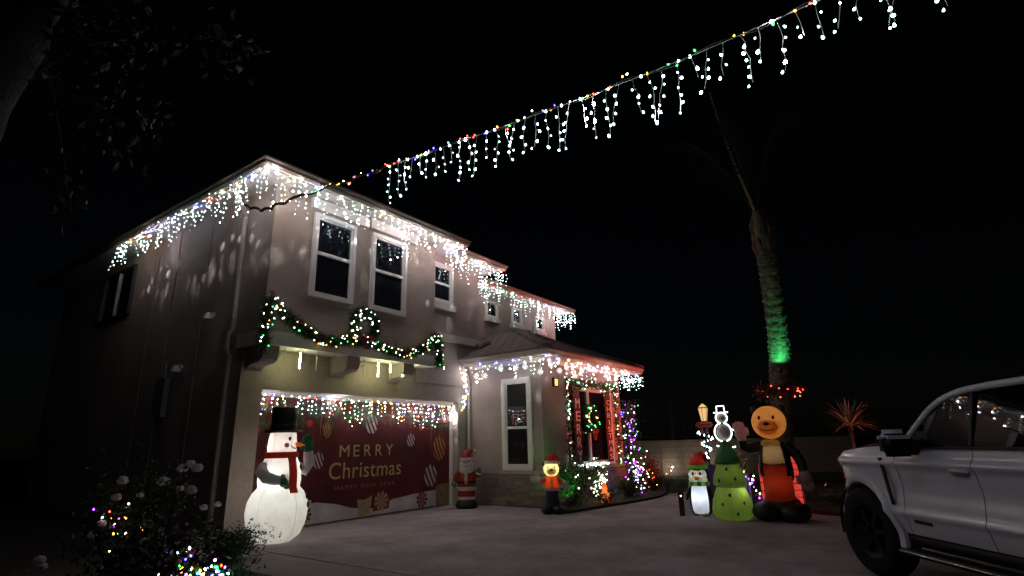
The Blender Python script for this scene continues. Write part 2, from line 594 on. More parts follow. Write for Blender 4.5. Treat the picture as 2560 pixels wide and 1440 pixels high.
def window_side(y0, y1, z0, z1, X, mid=None, vert=None, trim=.07, mullmat=VINYL, frame=VINYL, outward=-1):
    e = bpy.data.objects.new('window', None)
    COL.objects.link(e)
    e.parent = house
    WORLD[e.name] = WORLD[house.name]
    t = trim
    fr = MB()
    for a, b_, c, d_ in ((y0, y0 + t, z0, z1), (y1 - t, y1, z0, z1), (y0 + t, y1 - t, z1 - t, z1), (y0 + t, y1 - t, z0, z0 + t)):
        fr.bb(X - .06, X - .001, a, b_, c, d_)
    fr.build('frame', frame, e)
    s = MB()
    t2 = t + .03
    for a, b_, c, d_ in ((y0 + t, y0 + t2, z0 + t, z1 - t), (y1 - t2, y1 - t, z0 + t, z1 - t), (y0 + t2, y1 - t2, z1 - t2, z1 - t), (y0 + t2, y1 - t2, z0 + t, z0 + t2)):
        s.bb(X - .042, X - .002, a, b_, c, d_)
    s.build('sash', frame, e)
    panes = [(y0 + t2, y1 - t2, z0 + t2, z1 - t2)]
    if mid:
        MB().bb(X - .05, X - .002, y0 + t2, y1 - t2, mid - .028, mid + .028).build('meeting_rail', mullmat, e)
        panes = [(y0 + t2, y1 - t2, z0 + t2, mid - .028), (y0 + t2, y1 - t2, mid + .028, z1 - t2)]
    if vert:
        MB().bb(X - .05, X - .002, vert - .03, vert + .03, z0 + t2, z1 - t2).build('mullion', mullmat, e)
        panes = [(y0 + t2, vert - .03, z0 + t2, z1 - t2), (vert + .03, y1 - t2, z0 + t2, z1 - t2)]
    for i, (a, b_, c, d_) in enumerate(panes):
        xx = X - .018 + (.006 if i else 0)
        p = MB()
        p.add([(xx, a, c), (xx - .002, b_, c), (xx + .002, b_, d_), (xx, a, d_)], [(0, 1, 2, 3)])
        p.build('pane', GLASS, e)
    return e
window_side(13.42, 15.1, 4.20, 5.32, HX0, vert=14.25, trim=.03, frame=mat('bronze_frame', (.05, .045, .04), .5), mullmat=VINYL)
window_side(6.72, 7.52, 0.73, 2.70, BX, mid=1.62, trim=.1)

# single storey room --------------------------------------------------
b = MB()
b.bb(BX, 14.02, BY, 9.54, 0, 3.12)
hp(b, 'room_wall', STUCCO)
# stone base with single stones
sb = MB()
sb.bb(BX - .05, BX - .001, BY - .05, YL - .003, 0, .655)
sb.bb(BX - .001, 14.07, BY - .05, BY - .001, 0, .655)
stone_base = sb.build('stone_base', mat('mortar', (0.16, 0.13, 0.11), 0.95, 0.2, 8), house)
cp = MB()
cp.bb(BX - .10, BX - .001, BY - .10, YL - .003, .66, .72)
cp.bb(BX - .001, 14.12, BY - .10, BY - .001, .66, .72)
hp(cp, 'stone_cap', mat('cap_stone', (0.36, 0.31, 0.27), 0.85, 0.15, 6, 0.4, 40))
stone_meshes = []
for i in range(8):
    bm = bmesh.new()
    bmesh.ops.create_cube(bm, size=1)
    for v in bm.verts:
        v.co.x += random.uniform(-.02, .02)
        v.co.y += random.uniform(-.2, .2)
        v.co.z += random.uniform(-.09, .09)
    bmesh.ops.bevel(bm, geom=list(bm.edges), offset=.07, segments=1, affect='EDGES')
    me = bpy.data.meshes.new('stone')
    bm.to_mesh(me)
    bm.free()
    k = random.uniform(.75, 1.3)
    me.materials.append(mat('ledge_stone_%d' % (i % 4), ((.27, .21, .17), (.21, .175, .15), (.32, .26, .20), (.24, .19, .175))[i % 4], .9, .3, 9, .6, 50))
    stone_meshes.append(me)
def lay_stones(run0, run1, place):
    z = .012
    while z < .64:
        h = random.choice((.055, .065, .08, .05))
        h = min(h, .648 - z)
        a = run0
        while a < run1 - .03:
            L = min(random.uniform(.14, .46), run1 - a)
            if run1 - a - L < .06:
                L = run1 - a
            place(a + L / 2, z + h / 2, L - .010, h - .008)
            a += L
        z += h
def pl_left(a, z, L, h):
    inst(random.choice(stone_meshes), 'stone', stone_base, (BX - .055 - random.uniform(0, .018), a, z), (0, 0, R(90)), (L, .05, h))
def pl_front(a, z, L, h):
    inst(random.choice(stone_meshes), 'stone', stone_base, (a, BY - .055 - random.uniform(0, .018), z), (0, 0, 0), (L, .05, h))
lay_stones(BY - .06, YL - .01, pl_left)
lay_stones(BX - .03, 14.05, pl_front)

# eaves -----------------------------------------------------------------
def gutter(path, ztop, closed=False):
    """ogee gutter swept along a horizontal path (list of (x,y)); outside is to the left of the walking direction"""
    prof = [(0, 0), (.0, -.10), (.03, -.125), (.06, -.125), (.09, -.10), (.10, -.06), (.125, -.03), (.13, 0.0), (.11, .004)]
    mb = MB()
    V = []
    n = len(prof)
    pts = [Vector((p[0], p[1])) for p in path]
    for i, p in enumerate(pts):
        d0 = (p - pts[i - 1]).normalized() if i > 0 else None
        d1 = (pts[i + 1] - p).normalized() if i < len(pts) - 1 else None
        if d0 is None:
            nv = Vector((-d1.y, d1.x))
        elif d1 is None:
            nv = Vector((-d0.y, d0.x))
        else:
            n0, n1 = Vector((-d0.y, d0.x)), Vector((-d1.y, d1.x))
            nv = (n0 + n1) / max(.3, 1 + n0.dot(n1))
        for o_, z in prof:
            q = p + nv * (o_ - .13)
            V.append((q.x, q.y, ztop + z))
    Fs = []
    for i in range(len(pts) - 1):
        for j in range(n):
            k = (j + 1) % n
            Fs.append((i * n + j, i * n + k, (i + 1) * n + k, (i + 1) * n + j))
    Fs.append(tuple(range(n)))
    Fs.append(tuple((len(pts) - 1) * n + j for j in range(n - 1, -1, -1)))
    mb.add(V, Fs)
    return mb
E1 = 5.73
# main roof outline walked so that outside lies on the left hand
hp(gutter([(16.45, 13.0), (16.45, 8.97), (10.97, 8.97)], E1), 'gutter', FASCIA)
hp(gutter([(10.97, 8.966), (10.97, 7.90), (8.975, 7.90)], E1), 'gutter', FASCIA)
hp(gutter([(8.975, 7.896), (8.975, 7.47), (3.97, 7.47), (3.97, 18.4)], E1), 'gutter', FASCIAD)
so_ = MB()
so_.prism([(4.06, 7.56), (8.88, 7.56), (8.88, 7.99), (10.88, 7.99), (10.88, 9.06), (16.36, 9.06), (16.36, 18.3), (4.06, 18.3)], 'z', 5.625, 5.65)
hp(so_, 'soffit', TRIM)
# hip roofs over the main blocks
def hip(x0, x1, y0, y1, z, k, name='roof'):
    hgt = (x1 - x0) / 2 * k
    xm = (x0 + x1) / 2
    h = (x1 - x0) / 2
    if y1 - y0 < x1 - x0:
        h = (y1 - y0) / 2
        ym = (y0 + y1) / 2
        hgt = h * k
        V = [(x0, y0, z), (x1, y0, z), (x1, y1, z), (x0, y1, z), (x0 + h, ym, z + hgt), (x1 - h, ym, z + hgt)]
        Fs = [(0, 1, 5, 4), (1, 2, 5), (2, 3, 4, 5), (3, 0, 4), (3, 2, 1, 0)]
    else:
        V = [(x0, y0, z), (x1, y0, z), (x1, y1, z), (x0, y1, z), (xm, y0 + h, z + hgt), (xm, y1 - h, z + hgt)]
        Fs = [(0, 1, 4), (1, 2, 5, 4), (2, 3, 5), (3, 0, 4, 5), (3, 2, 1, 0)]
    return hp(MB().add(V, Fs), name, TILE)
hip(4.0, 8.945, 7.5, 18.37, 5.732, .38)
hip(5.0, 10.94, 7.93, 18.35, 5.729, .36)
hip(6.0, 16.42, 9.0, 18.3, 5.726, .38)
# eave tiles of the front and side edge
tl = MB()
for i in range(7):
    y = -.5 + i / 6
    tl.add([], [])
def tile_mesh(wd, ln, th):
    """slightly barrelled concrete tile, long axis +y up the slope, origin at its lower edge centre"""
    V, Fs = [], []
    n = 4
    for yy, zz in ((0, 0), (ln, -.004)):
        for j in range(n + 1):
            x = (j / n - .5) * wd
            zc = .012 * math.cos((j / n - .5) * math.pi)
            V.append((x, yy, zz + zc + th))
        for j in range(n + 1):
            x = (j / n - .5) * wd
            V.append((x, yy, zz))
    m_ = 2 * (n + 1)
    for j in range(n):
        Fs.append((j, j + 1, m_ + j + 1, m_ + j))
        Fs.append((n + 1 + j, m_ + n + 1 + j, m_ + n + 2 + j, n + 2 + j))
        Fs.append((j, n + 1 + j, n + 2 + j, j + 1))
    Fs.append((0, m_, m_ + n + 1, n + 1))
    Fs.append((n, n + n + 1, m_ + n + n + 1, m_ + n))
    me = bpy.data.meshes.new('roof_tile')
    me.from_pydata(V, [], Fs)
    me.materials.append(TILE)
    return me
T1 = tile_mesh(.29, .40, .03)

# roof of the single storey room ------------------------------------------
EB, KB = 3.215, .41
ex0, ex1, ey0 = 9.68, 14.78, 6.02
bay_roof = bpy.data.objects.new('room_roof', None)
COL.objects.link(bay_roof)
bay_roof.parent = house
WORLD[bay_roof.name] = WORLD[house.name]
def bz(u):
    return EB + KB * u
V = [(ex0, ey0, bz(0)), (ex1, ey0, bz(0)), (ex0 + 2.55, ey0 + 2.55, bz(2.55)), (ex1 - 2.55, ey0 + 2.55, bz(2.55)),
     (ex0, YL, bz(0)), (ex0 + 2.53, YL, bz(2.53))]
deck = MB()
s_ = 3.5
A0, A1 = (ex0, ey0, bz(0) - .03), (ex1, ey0, bz(0) - .03)
half = (ex1 - ex0) / 2
apx = (ex0 + half, ey0 + half, bz(half) - .03)
deck.add([A0, A1, apx, (ex0, 8.545, bz(0) - .03), (10.452, 8.545, bz(10.452 - ex0) - .03), (10.452, 9.545, bz(10.452 - ex0) - .03), (ex0 + half, 9.545, bz(half) - .03), (ex1, 9.545, bz(0) - .03)],
         [(0, 1, 2), (0, 2, 6, 5, 4, 3), (1, 7, 6, 2)])
deck.build('roof_deck', TILE, bay_roof)
slope = math.atan(KB)
cs = math.cos(slope)
EXPO = .345
du = EXPO * cs
nrow = int(half / du)
for i in range(nrow + 1):
    u = i * du
    # left slope: faces -x
    y = ey0 + u + .12 + (.145 if i % 2 else 0)
    yend = 8.52 if ex0 + u < 10.4 else 9.5
    while y < yend - .05:
        inst(T1, 'roof_tile', bay_roof, (ex0 + u - .02, y, bz(u) - .012 + random.uniform(-.004, .004)), Euler((slope + R(2.2), 0, R(-90)), 'XYZ'), (1, 1, 1))
        y += .297
    # front slope: faces -y
    x = ex0 + u + .14 + (.145 if i % 2 else 0)
    while x < ex1 - u - .1:
        if ey0 + u < 9.3:
            inst(T1, 'roof_tile', bay_roof, (x, ey0 + u - .02, bz(u) - .012 + random.uniform(-.004, .004)), Euler((slope + R(2.2), 0, 0), 'XYZ'), (1, 1, 1))
        x += .297
hc = tile_mesh(.2, .38, .05)
hv = Vector((1, 1, KB)).normalized()
for sx in (1, -1):
    n_ = int(half * 1.45 / .33)
    hq = Vector((sx, 1, KB)).normalized()
    q = hq.to_track_quat('Y', 'Z').to_euler()
    for i in range(n_):
        p = Vector((ex0 if sx > 0 else ex1, ey0, bz(0) + .03)) + hq * (i * .34 + .02)
        if p.x < ex0 + half + .02 or sx < 0:
            inst(hc, 'hip_tile', bay_roof, p, q)
# half round end tile beside the upper wall
hp(MB().tube([(10.30, 8.44, bz(.62) + .08), (10.75, 8.44, bz(.62) + .27)], .10, 12), 'roof_vent', TILE)
hp(gutter([(ex1 + .02, 9.5), (ex1 + .02, ey0 - .02), (ex0 - .02, ey0 - .02), (ex0 - .02, 8.54)], EB), 'gutter', FASCIA)
b = MB()
b.prism([(ex0 + .08, ey0 + .08), (ex1 - .08, ey0 + .08), (ex1 - .08, 9.4), (14.03, 9.4), (14.03, BY - .002), (BX - .002, BY - .002), (BX - .002, 8.54), (ex0 + .08, 8.54)], 'z', 3.085, 3.118)
hp(b, 'soffit', TRIM)
# wall edge moulding under the soffits
hp(MB().bb(BX - .03, BX - .002, BY - .03, 8.54, 3.0, 3.084), 'frieze_board', TRIM)
hp(MB().bb(BX - .002, 14.05, BY - .03, BY - .002, 3.0, 3.084), 'frieze_board', TRIM)

# downspouts ---------------------------------------------------------------
DS = mat('downspout_paint', (0.42, 0.37, 0.34), .5, .08, 5)
def spout(path, wdt=.07):
    mb = MB()
    mb.tube(path, wdt / 2 * 1.1, 8)
    return hp(mb, 'downspout', DS)
spout([(4.06, 8.55, 5.62), (4.10, 8.58, 5.50), (4.42, 8.80, 5.28), (4.485, 8.85, 5.18), (4.485, 8.85, 3.2), (4.43, 8.86, 3.12), (4.43, 8.86, 2.86), (4.485, 8.86, 2.76), (4.485, 8.86, .1)])
spout([(9.74, 8.40, 3.08), (9.78, 8.40, 2.98), (9.98, 8.44, 2.80), (10.03, 8.46, 2.70), (10.03, 8.46, .85), (9.93, 8.44, .74), (9.93, 8.44, .05)])
hp(MB().tube([(8.44, 8.44, 5.6), (8.44, 8.44, 3.8)], .03, 8), 'downspout', DS)
# side wall seams, flood lights, panel
for yv in (10.1, 11.4, 12.3):
    hp(MB().bb(HX0 - .012, HX0 - .001, yv, yv + .035, .05, 5.6), 'wall_batten', STUCCO)
def sidelamp(y, z):
    e = MB()
    e.tube([(HX0 - .001, y, z), (HX0 - .05, y, z)], .06, 10)
    e.lathe([(.02, .0), (.05, -.02), (.08, -.10), (.085, -.12)], (HX0 - .12, y - .05, z + .03), 12)
    hp(e, 'wall_lamp', VINYL, True)
sidelamp(9.66, 3.57)
sidelamp(10.6, 2.75)
e = MB()
e.bb(HX0 - .09, HX0 - .001, 11.0, 11.35, 1.9, 2.6)
e.tube([(HX0 - .045, 11.17, 2.6), (HX0 - .045, 11.17, 2.9)], .03, 8)
hp(e, 'meter_box', METAL)
# lit house number
nb = MB()
nb.bb(10.55, 10.75, BY - .05, BY - .001, 2.49, 2.69)
num = hp(nb, 'number_light', BLACK)
n1 = MB()
n1.add([(10.585, BY - .053, 2.515), (10.715, BY - .053, 2.515), (10.715, BY - .053, 2.665), (10.585, BY - .053, 2.665)], [(0, 1, 2, 3)])
n1.build('lit_panel', emis('number_glow', (1.0, .55, .16), 1.6), num)
def text_mesh(body, width, height, cx, z0, y, m, name, parent, spacing=1.0, rot_stack=False):
    cu = bpy.data.curves.new('t', 'FONT')
    cu.body = body
    cu.space_character = spacing
    cu.align_x = 'CENTER'
    ob = bpy.data.objects.new('t', cu)
    COL.objects.link(ob)
    dg = bpy.context.evaluated_depsgraph_get()
    me = bpy.data.meshes.new_from_object(ob.evaluated_get(dg))
    bpy.data.objects.remove(ob)
    bpy.data.curves.remove(cu)
    co = np.zeros(len(me.vertices) * 3)
    me.vertices.foreach_get('co', co)
    co = co.reshape(-1, 3)
    mn, mx = co.min(0), co.max(0)
    off = np.array(WORLD.get(parent.name, (0, 0, 0)))
    out = np.zeros_like(co)
    out[:, 0] = cx + ((co[:, 0] - mn[0]) / (mx[0] - mn[0]) - .5) * width - off[0]
    out[:, 1] = y - off[1]
    out[:, 2] = z0 + (co[:, 1] - mn[1]) / (mx[1] - mn[1]) * height - off[2]
    me.vertices.foreach_set('co', out.ravel())
    me.materials.clear()
    me.materials.append(m)
    me.name = name
    o = bpy.data.objects.new(name, me)
    COL.objects.link(o)
    o.parent = parent
    return o

# ================================================================== GARAGE BANNER
BYN = 8.765
ban = thing('door_banner', 'dark red printed Merry Christmas banner covering the garage door', 'banner', (7.35, BYN, 0.0))
BRED = mat('banner_red', (.105, .007, .011), .55, .5, 1.3)
bn = MB()
nx, nz = 40, 90
VV = []
for i in range(nx + 1):
    for j in range(nz + 1):
        x = 4.96 + (9.69 - 4.96) * i / nx
        z = .02 + 2.13 * j / nz
        VV.append((x, BYN + .006 * math.sin(x * 5 + z * 2) + .009 * math.exp(-(((z - .02) % .545) / .03) ** 2), z))
bn.add(VV, [(i * (nz + 1) + j, (i + 1) * (nz + 1) + j, (i + 1) * (nz + 1) + j + 1, i * (nz + 1) + j + 1) for i in range(nx) for j in range(nz)])
bn.build('cloth', BRED, ban, True)
FY = BYN - .012
GOLD = (.62, .46, .20)
FOIL = foil_mat('gold_foil_print', GOLD, (.16, .03, .015))
FOIL2 = foil_mat('gold_foil_print_small', (.36, .19, .10), (.18, .06, .03))
for i, (ch, wd_) in enumerate((('M', .22), ('E', .145), ('R', .17), ('R', .17), ('Y', .19))):
    text_mesh(ch, wd_, .21, (6.785, 7.06, 7.33, 7.61, 7.885)[i], 1.125, FY, FOIL, 'printed_letter', ban)
text_mesh('Christmas', 1.74, .29, 7.34, .74, FY, FOIL, 'print_christmas', ban, 1.05)
text_mesh('HAPPY NEW YEAR', 1.45, .075, 7.335, .55, FY, FOIL2, 'print_new_year', ban, 1.35)
WS = stripe_mat('ornament_white_print', (.52, .48, .50), (.12, .01, .014), 1.1, .55, 1.6)
GS = stripe_mat('ornament_gold_print', (.42, .21, .06), (.11, .01, .01), 1.4, .55, 1.8)
def ornament(cx, cz, rx, rz, m, tilt=.12):
    rx, rz = rx * .86, rz * .9
    mb = MB()
    P = [(cx + rx * math.cos(t) * math.cos(tilt) - rz * math.sin(t) * math.sin(tilt), FY, cz + rz * math.sin(t) + rx * math.cos(t) * math.sin(tilt)) for t in [2 * math.pi * i / 26 for i in range(26)]]
    mb.add(P, [tuple(range(26))])
    o = mb.build('print_ornament', m, ban)
    c = MB()
    c.add([(cx - .03, FY - .002, cz + rz), (cx + .03, FY - .002, cz + rz), (cx + .025, FY - .002, cz + rz + .05), (cx - .025, FY - .002, cz + rz + .05)], [(0, 1, 2, 3)])
    c.add([(cx - .003, FY - .001, cz + rz + .05), (cx + .003, FY - .001, cz + rz + .05), (cx + .003, FY - .001, 2.1), (cx - .003, FY - .001, 2.1)], [(0, 1, 2, 3)])
    c.build('print_cap', FOIL, ban)
ornament(6.37, 1.61, .11, .16, GS)
ornament(7.40, 1.73, .17, .21, WS)
ornament(8.47, 1.41, .13, .15, WS)
ornament(6.23, 1.08, .125, .16, WS)
ornament(9.34, 1.22, .23, .29, GS, .1)
ornament(9.08, .66, .22, .25, WS)
ornament(5.30, 1.30, .12, .16, GS)
SNOW = mat('banner_snow_print', (.60, .58, .62), .6, .22, 3)
sn = MB()
st = [(4.97, .30), (5.5, .36), (5.97, .37), (6.26, .38), (6.64, .32), (7.0, .22), (7.3, .17), (7.58, .16), (7.8, .22), (8.01, .28), (8.62, .33), (9.2, .36), (9.68, .34)]
P = [(x, FY, z) for x, z in st] + [(9.68, FY, .035), (4.97, FY, .035)]
sn.add(P, [tuple(range(len(P)))])
sn.build('print_snow', SNOW, ban)
GIFT = [mat('gift_gold_print', (.45, .33, .17), .5, .25, 10), mat('gift_red_print', (.26, .03, .03), .5, .3, 8), mat('gift_white_print', (.6, .57, .58), .5, .1, 8), mat('gift_brown_print', (.24, .17, .10), .6, .35, 14)]
def gift(poly, k, bow=None):
    mb = MB()
    mb.add([(x, FY - .003, z) for x, z in poly], [tuple(range(len(poly)))])
    mb.build('print_gift', GIFT[k], ban)
    if bow:
        cx, cz, r, kk = bow
        b2 = MB()
        for i in range(9):
            a = 2 * math.pi * i / 9
            b2.add([(cx, FY - .005 - .0003 * i, cz), (cx + r * math.cos(a - .25), FY - .005 - .0003 * i, cz + r * math.sin(a - .25)), (cx + r * 1.15 * math.cos(a), FY - .005 - .0003 * i, cz + r * 1.15 * math.sin(a)), (cx + r * math.cos(a + .25), FY - .005 - .0003 * i, cz + r * math.sin(a + .25))], [(0, 1, 2, 3)])
        b2.build('print_bow', GIFT[kk], ban)
gift([(7.13, .35), (7.30, .33), (7.49, .40), (7.44, .06), (7.18, .05)], 0)
gift([(7.52, .20), (7.54, .40), (7.94, .36), (7.92, .12), (7.5, .1)], 1, (7.72, .28, .16, 0))
gift([(8.55, .33), (9.05, .33), (9.03, .04), (8.57, .04)], 2, (8.83, .20, .15, 1))
gift([(9.24, .45), (9.40, .47), (9.67, .48), (9.66, .03), (9.26, .03)], 3)
gift([(5.90, .45), (6.14, .43), (6.15, .07), (5.9, .05)], 2, (6.03, .2, .12, 1))
gift([(5.0, .5), (5.4, .5), (5.4, .06), (5.0, .06)], 0, (5.2, .5, .12, 1))
# printed fir sprays along its top edge
NEED = [mat('fir_print_dark', (.025, .06, .03), .6, .4, 20), mat('fir_print_light', (.10, .13, .06), .6, .4, 20)]
fp = MB()
layer = 0
for i in range(150):
    cx = rng.uniform(4.98, 9.66)
    edge = abs((cx - 7.3) / 2.35)
    cz = 2.13 - rng.uniform(0, .22 + .28 * edge ** 2)
    a0 = rng.uniform(-2.6, -.5)
    ln = rng.uniform(.15, .32)
    for j in range(14):
        t = j / 13
        px, pz = cx + math.cos(a0) * ln * t, cz + math.sin(a0) * ln * t
        for sgn in (-1, 1):
            a = a0 + sgn * .7
            L = .07 * (1 - .4 * t)
            layer += 1
            yy = FY - .0015 - (layer % 40) * 1e-4
            qx, qz = px + math.cos(a) * L, pz + math.sin(a) * L
            if qz > 2.145 or qx < 4.965 or qx > 9.685:
                continue
            nxp, nzp = -math.sin(a) * .005, math.cos(a) * .005
            fp.add([(px - nxp, yy, pz - nzp), (px + nxp, yy, pz + nzp), (qx, yy, qz)], [(0, 1, 2)], 0 if rng.random() < .6 else 1)
fp.build('print_fir', NEED, ban)
for x, z, k in ((6.0, 1.72, 1), (8.75, 1.66, 1), (5.02, 1.6, 1), (7.95, 1.9, 0)):
    mb = MB()
    mb.add([(x + .06 * math.cos(t), FY - .007, z + .06 * math.sin(t)) for t in [2 * math.pi * i / 16 for i in range(16)]], [tuple(range(16))])
    mb.build('print_berry', mat('berry_print', (.5, .03, .03), .4, .2, 10), ban)

# ================================================================== LIGHT STRINGS
def resample(path, step):
    P = [Vector(p) for p in path]
    out, acc = [P[0].copy()], 0.0
    for a, b_ in zip(P[:-1], P[1:]):
        L = (b_ - a).length
        t = step - acc
        while t <= L:
            out.append(a.lerp(b_, t / L))
            t += step
        acc = (acc + L) % step if step > 0 else 0
        acc = L - (t - step) if True else acc
    return out

def icicles(name, label, path, spacing, lens, gap, r, side=0.0, tops=None, beams=0, wallpt=None, colors=((COOL, .86), (WARM, .14)), beamw=1.2, snowflakes=0, jitter=.05, bright=.06):
    path = [Vector(p) for p in path]
    t = thing(name, label, 'icicle lights', path[0], 0, 'strings of icicle lights on the house')
    bl, wr = MB(), MB()
    pts = resample(path, spacing)
    wr.tube(path, .0025, 4)
    tips = []
    ks = [c for c, _ in colors]
    pw = [p for _, p in colors]
    for i, p in enumerate(pts):
        L = random.choice(lens) * random.uniform(.8, 1.15)
        n = max(1, int(L / gap))
        x, y = p.x + random.uniform(-jitter, jitter), p.y + random.uniform(-jitter, jitter)
        q = Vector((x, y, p.z + random.uniform(-.05, .06)))
        trail = [Vector(p)]
        for j in range(n):
            q = Vector((q.x + random.uniform(-.028, .028), q.y + random.uniform(-.028, .028), q.z - gap * random.uniform(.75, 1.2)))
            trail.append(q.copy())
            k = random.choices(ks, pw)[0]
            if random.random() < bright:
                k = BCOOL if random.random() < .75 else BWARM
            elif k == COOL and random.random() < .3:
                k = DIM
            bl.ico((q.x + random.uniform(-.015, .015), q.y + random.uniform(-.015, .015), q.z), r * random.uniform(.6, 1.3), k, (1, 1, 1.25))
        wr.tube(trail, .0012, 3, 0, False)
        tips.append(q.copy())
    bl.build('light_bulbs', BULB, t, kind='stuff')
    wr.build('wire', WIREW, t, kind='stuff')
    for i in range(snowflakes):
        q = tips[int((i + .5) * len(tips) / snowflakes)]
        c = Vector((q.x, q.y, path[0].z - random.uniform(.12, .34)))
        sf = MB()
        ax = Vector((.8, -.6, 0)) if abs(path[1].x - path[0].x) > 1 else Vector((.45, -.9, 0))
        for a in range(3):
            th = math.pi * a / 3 + .2
            dv = ax * math.cos(th) * .062 + Vector((0, 0, 1)) * math.sin(th) * .062
            sf.tube([c - dv, c + dv], .0045, 5)
            for s2 in (-1, 1):
                e_ = c + dv * .6 * s2
                for s3 in (-.9, .9):
                    th2 = th + s3 + (math.pi if s2 < 0 else 0)
                    sf.tube([e_, e_ + (ax * math.cos(th2) + Vector((0, 0, 1)) * math.sin(th2)) * .028], .003, 4)
        sf.build('snowflake', emis('snowflake_glow', (.95, .95, 1.0), 1.8), t)
    # lensed tips throw narrow beams on the wall below
    if beams:
        for i in range(beams):
            q = tips[int(random.uniform(0, len(tips) - 1))]
            tg = wallpt(q)
            lamp('lens_beam', 'SPOT', q + Vector((0, 0, -.05)), t, (.95, .95, 1.0), 9 * beamw * random.uniform(.3, 1.6), tg, random.uniform(8, 19), 1.0, .012)
    return t

def coloured(name, label, path, step, r, cols, drop=0.02, group='strings of coloured bulbs', wire=WIREB, wr_=.005, jit=.01):
    path = [Vector(p) for p in path]
    t = thing(name, label, 'light string', path[0], 0, group)
    bl, wr = MB(), MB()
    wr.tube(path, wr_, 5)
    for i, p in enumerate(resample(path, step)):
        k = random.choice(cols)
        bl.ico((p.x + random.uniform(-jit, jit), p.y + random.uniform(-jit, jit), p.z - drop + random.uniform(-jit, jit)), r * random.uniform(.8, 1.2), k, (1, 1, 1.4))
    wr.build('wire', wire, t)
    bl.build('light_bulbs', EAVE if group == CG else BULB, t, kind='stuff')
    return t

CG = 'strings of coloured bulbs under the eaves'
ZE = 5.60
MIX = (RED, AMBER, BLUE, RED, AMBER, WARM, PURPLE, WARM, AMBER, GREEN, BLUE)
def wall_y(Y, lo=.22, hi=.95):
    return lambda q: Vector((q.x + random.uniform(-.25, .25), Y, q.z - random.uniform(lo, hi)))
def wall_x(X, lo=.22, hi=.95):
    return lambda q: Vector((X, q.y + random.uniform(-.25, .25), q.z - random.uniform(lo, hi)))
LN = (.25, .42, .58, .70, .5, .36)
icicles('icicle_light_string', 'white icicle lights along the left side eave of the house', [(4.04, 7.6, ZE), (4.04, 13.1, ZE)], .092, LN, .092, .0087, beams=38, wallpt=wall_x(HX0), beamw=1.2, bright=.02)
icicles('icicle_light_string', 'bunch of cool white icicle lights ending the side eave above the dark window', [(4.06, 13.1, ZE), (4.06, 13.35, ZE), (4.2, 13.4, ZE)], .06, (.3, .42, .55), .10, .0092)
icicles('icicle_light_string', 'white icicle lights on the upper eave over the two tall windows', [(4.06, 7.55, ZE), (8.90, 7.55, ZE)], .095, LN, .092, .0087, beams=30, wallpt=wall_y(YU), beamw=1.5, bright=.10)
icicles('icicle_light_string', 'short dense icicle lights at the right end of the first upper eave', [(8.90, 7.55, ZE), (8.90, 7.96, ZE)], .06, (.3, .4, .5), .098, .009, beams=3, wallpt=wall_y(8.5), beamw=1.3)
icicles('icicle_light_string', 'white icicle lights on the middle upper eave over the narrow window', [(8.95, 7.98, ZE), (10.90, 7.98, ZE)], .085, LN, .092, .0087, beams=10, wallpt=wall_y(8.5), beamw=1.3)
icicles('icicle_light_string', 'short dense icicle lights at the right end of the middle upper eave', [(10.90, 7.98, ZE), (10.90, 9.0, ZE)], .055, (.3, .45, .55), .098, .009, beams=3, wallpt=wall_y(9.55), beamw=1.3)
icicles('icicle_light_string', 'white icicle lights on the far upper eave over three small windows', [(10.95, 9.05, ZE), (16.36, 9.05, ZE)], .11, LN, .092, .0087, beams=12, wallpt=wall_y(9.55), beamw=1.5)
icicles('icicle_light_string', 'bunch of icicle lights at the far right end of the highest eave', [(16.37, 9.05, ZE), (16.37, 9.75, ZE)], .05, (.3, .42, .55), .10, .0092)
ZB = 3.07
icicles('icicle_light_string', 'icicle and snowflake lights over the narrow window of the low room', [(9.74, 8.45, ZB), (9.74, 6.06, ZB)], .11, (.12, .22, .32, .42), .094, .0088, beams=10, wallpt=wall_x(BX, .25, .9), beamw=1.1, bright=.19, snowflakes=7)
icicles('icicle_light_string', 'dense icicle and snowflake lights over the sign boards of the low room', [(9.74, 6.06, ZB), (14.66, 6.06, ZB)], .10, (.15, .25, .35, .45), .094, .0088, beams=8, wallpt=wall_y(BY, .25, .9), beamw=1.1, bright=.09, snowflakes=14)
icicles('icicle_light_string', 'bunch of icicle lights at the right corner of the low roof', [(14.70, 6.06, ZB), (14.70, 6.7, ZB)], .05, (.3, .42, .55), .10, .0092)
icicles('icicle_light_string', 'multicoloured icicle lights along the top of the garage door', [(4.98, 8.60, 2.20), (9.72, 8.60, 2.17)], .078, (.18, .28, .4, .5, .34), .082, .0088, bright=.06, colors=((COOL, .42), (WARM, .36), (AMBER, .09), (GREEN, .06), (BLUE, .03), (RED, .04)))
coloured('vertical_light_string', 'lights running down the corner between garage and low room', [(9.86, 8.42, 3.0), (9.82, 8.42, 2.8), (9.88, 8.42, 2.55), (9.84, 8.42, 2.3), (9.8, 8.45, 2.05)], .022, .0115, (COOL, COOL, WARM, AMBER, PURPLE, COOL), .0, None, WIREW, .004, .05)
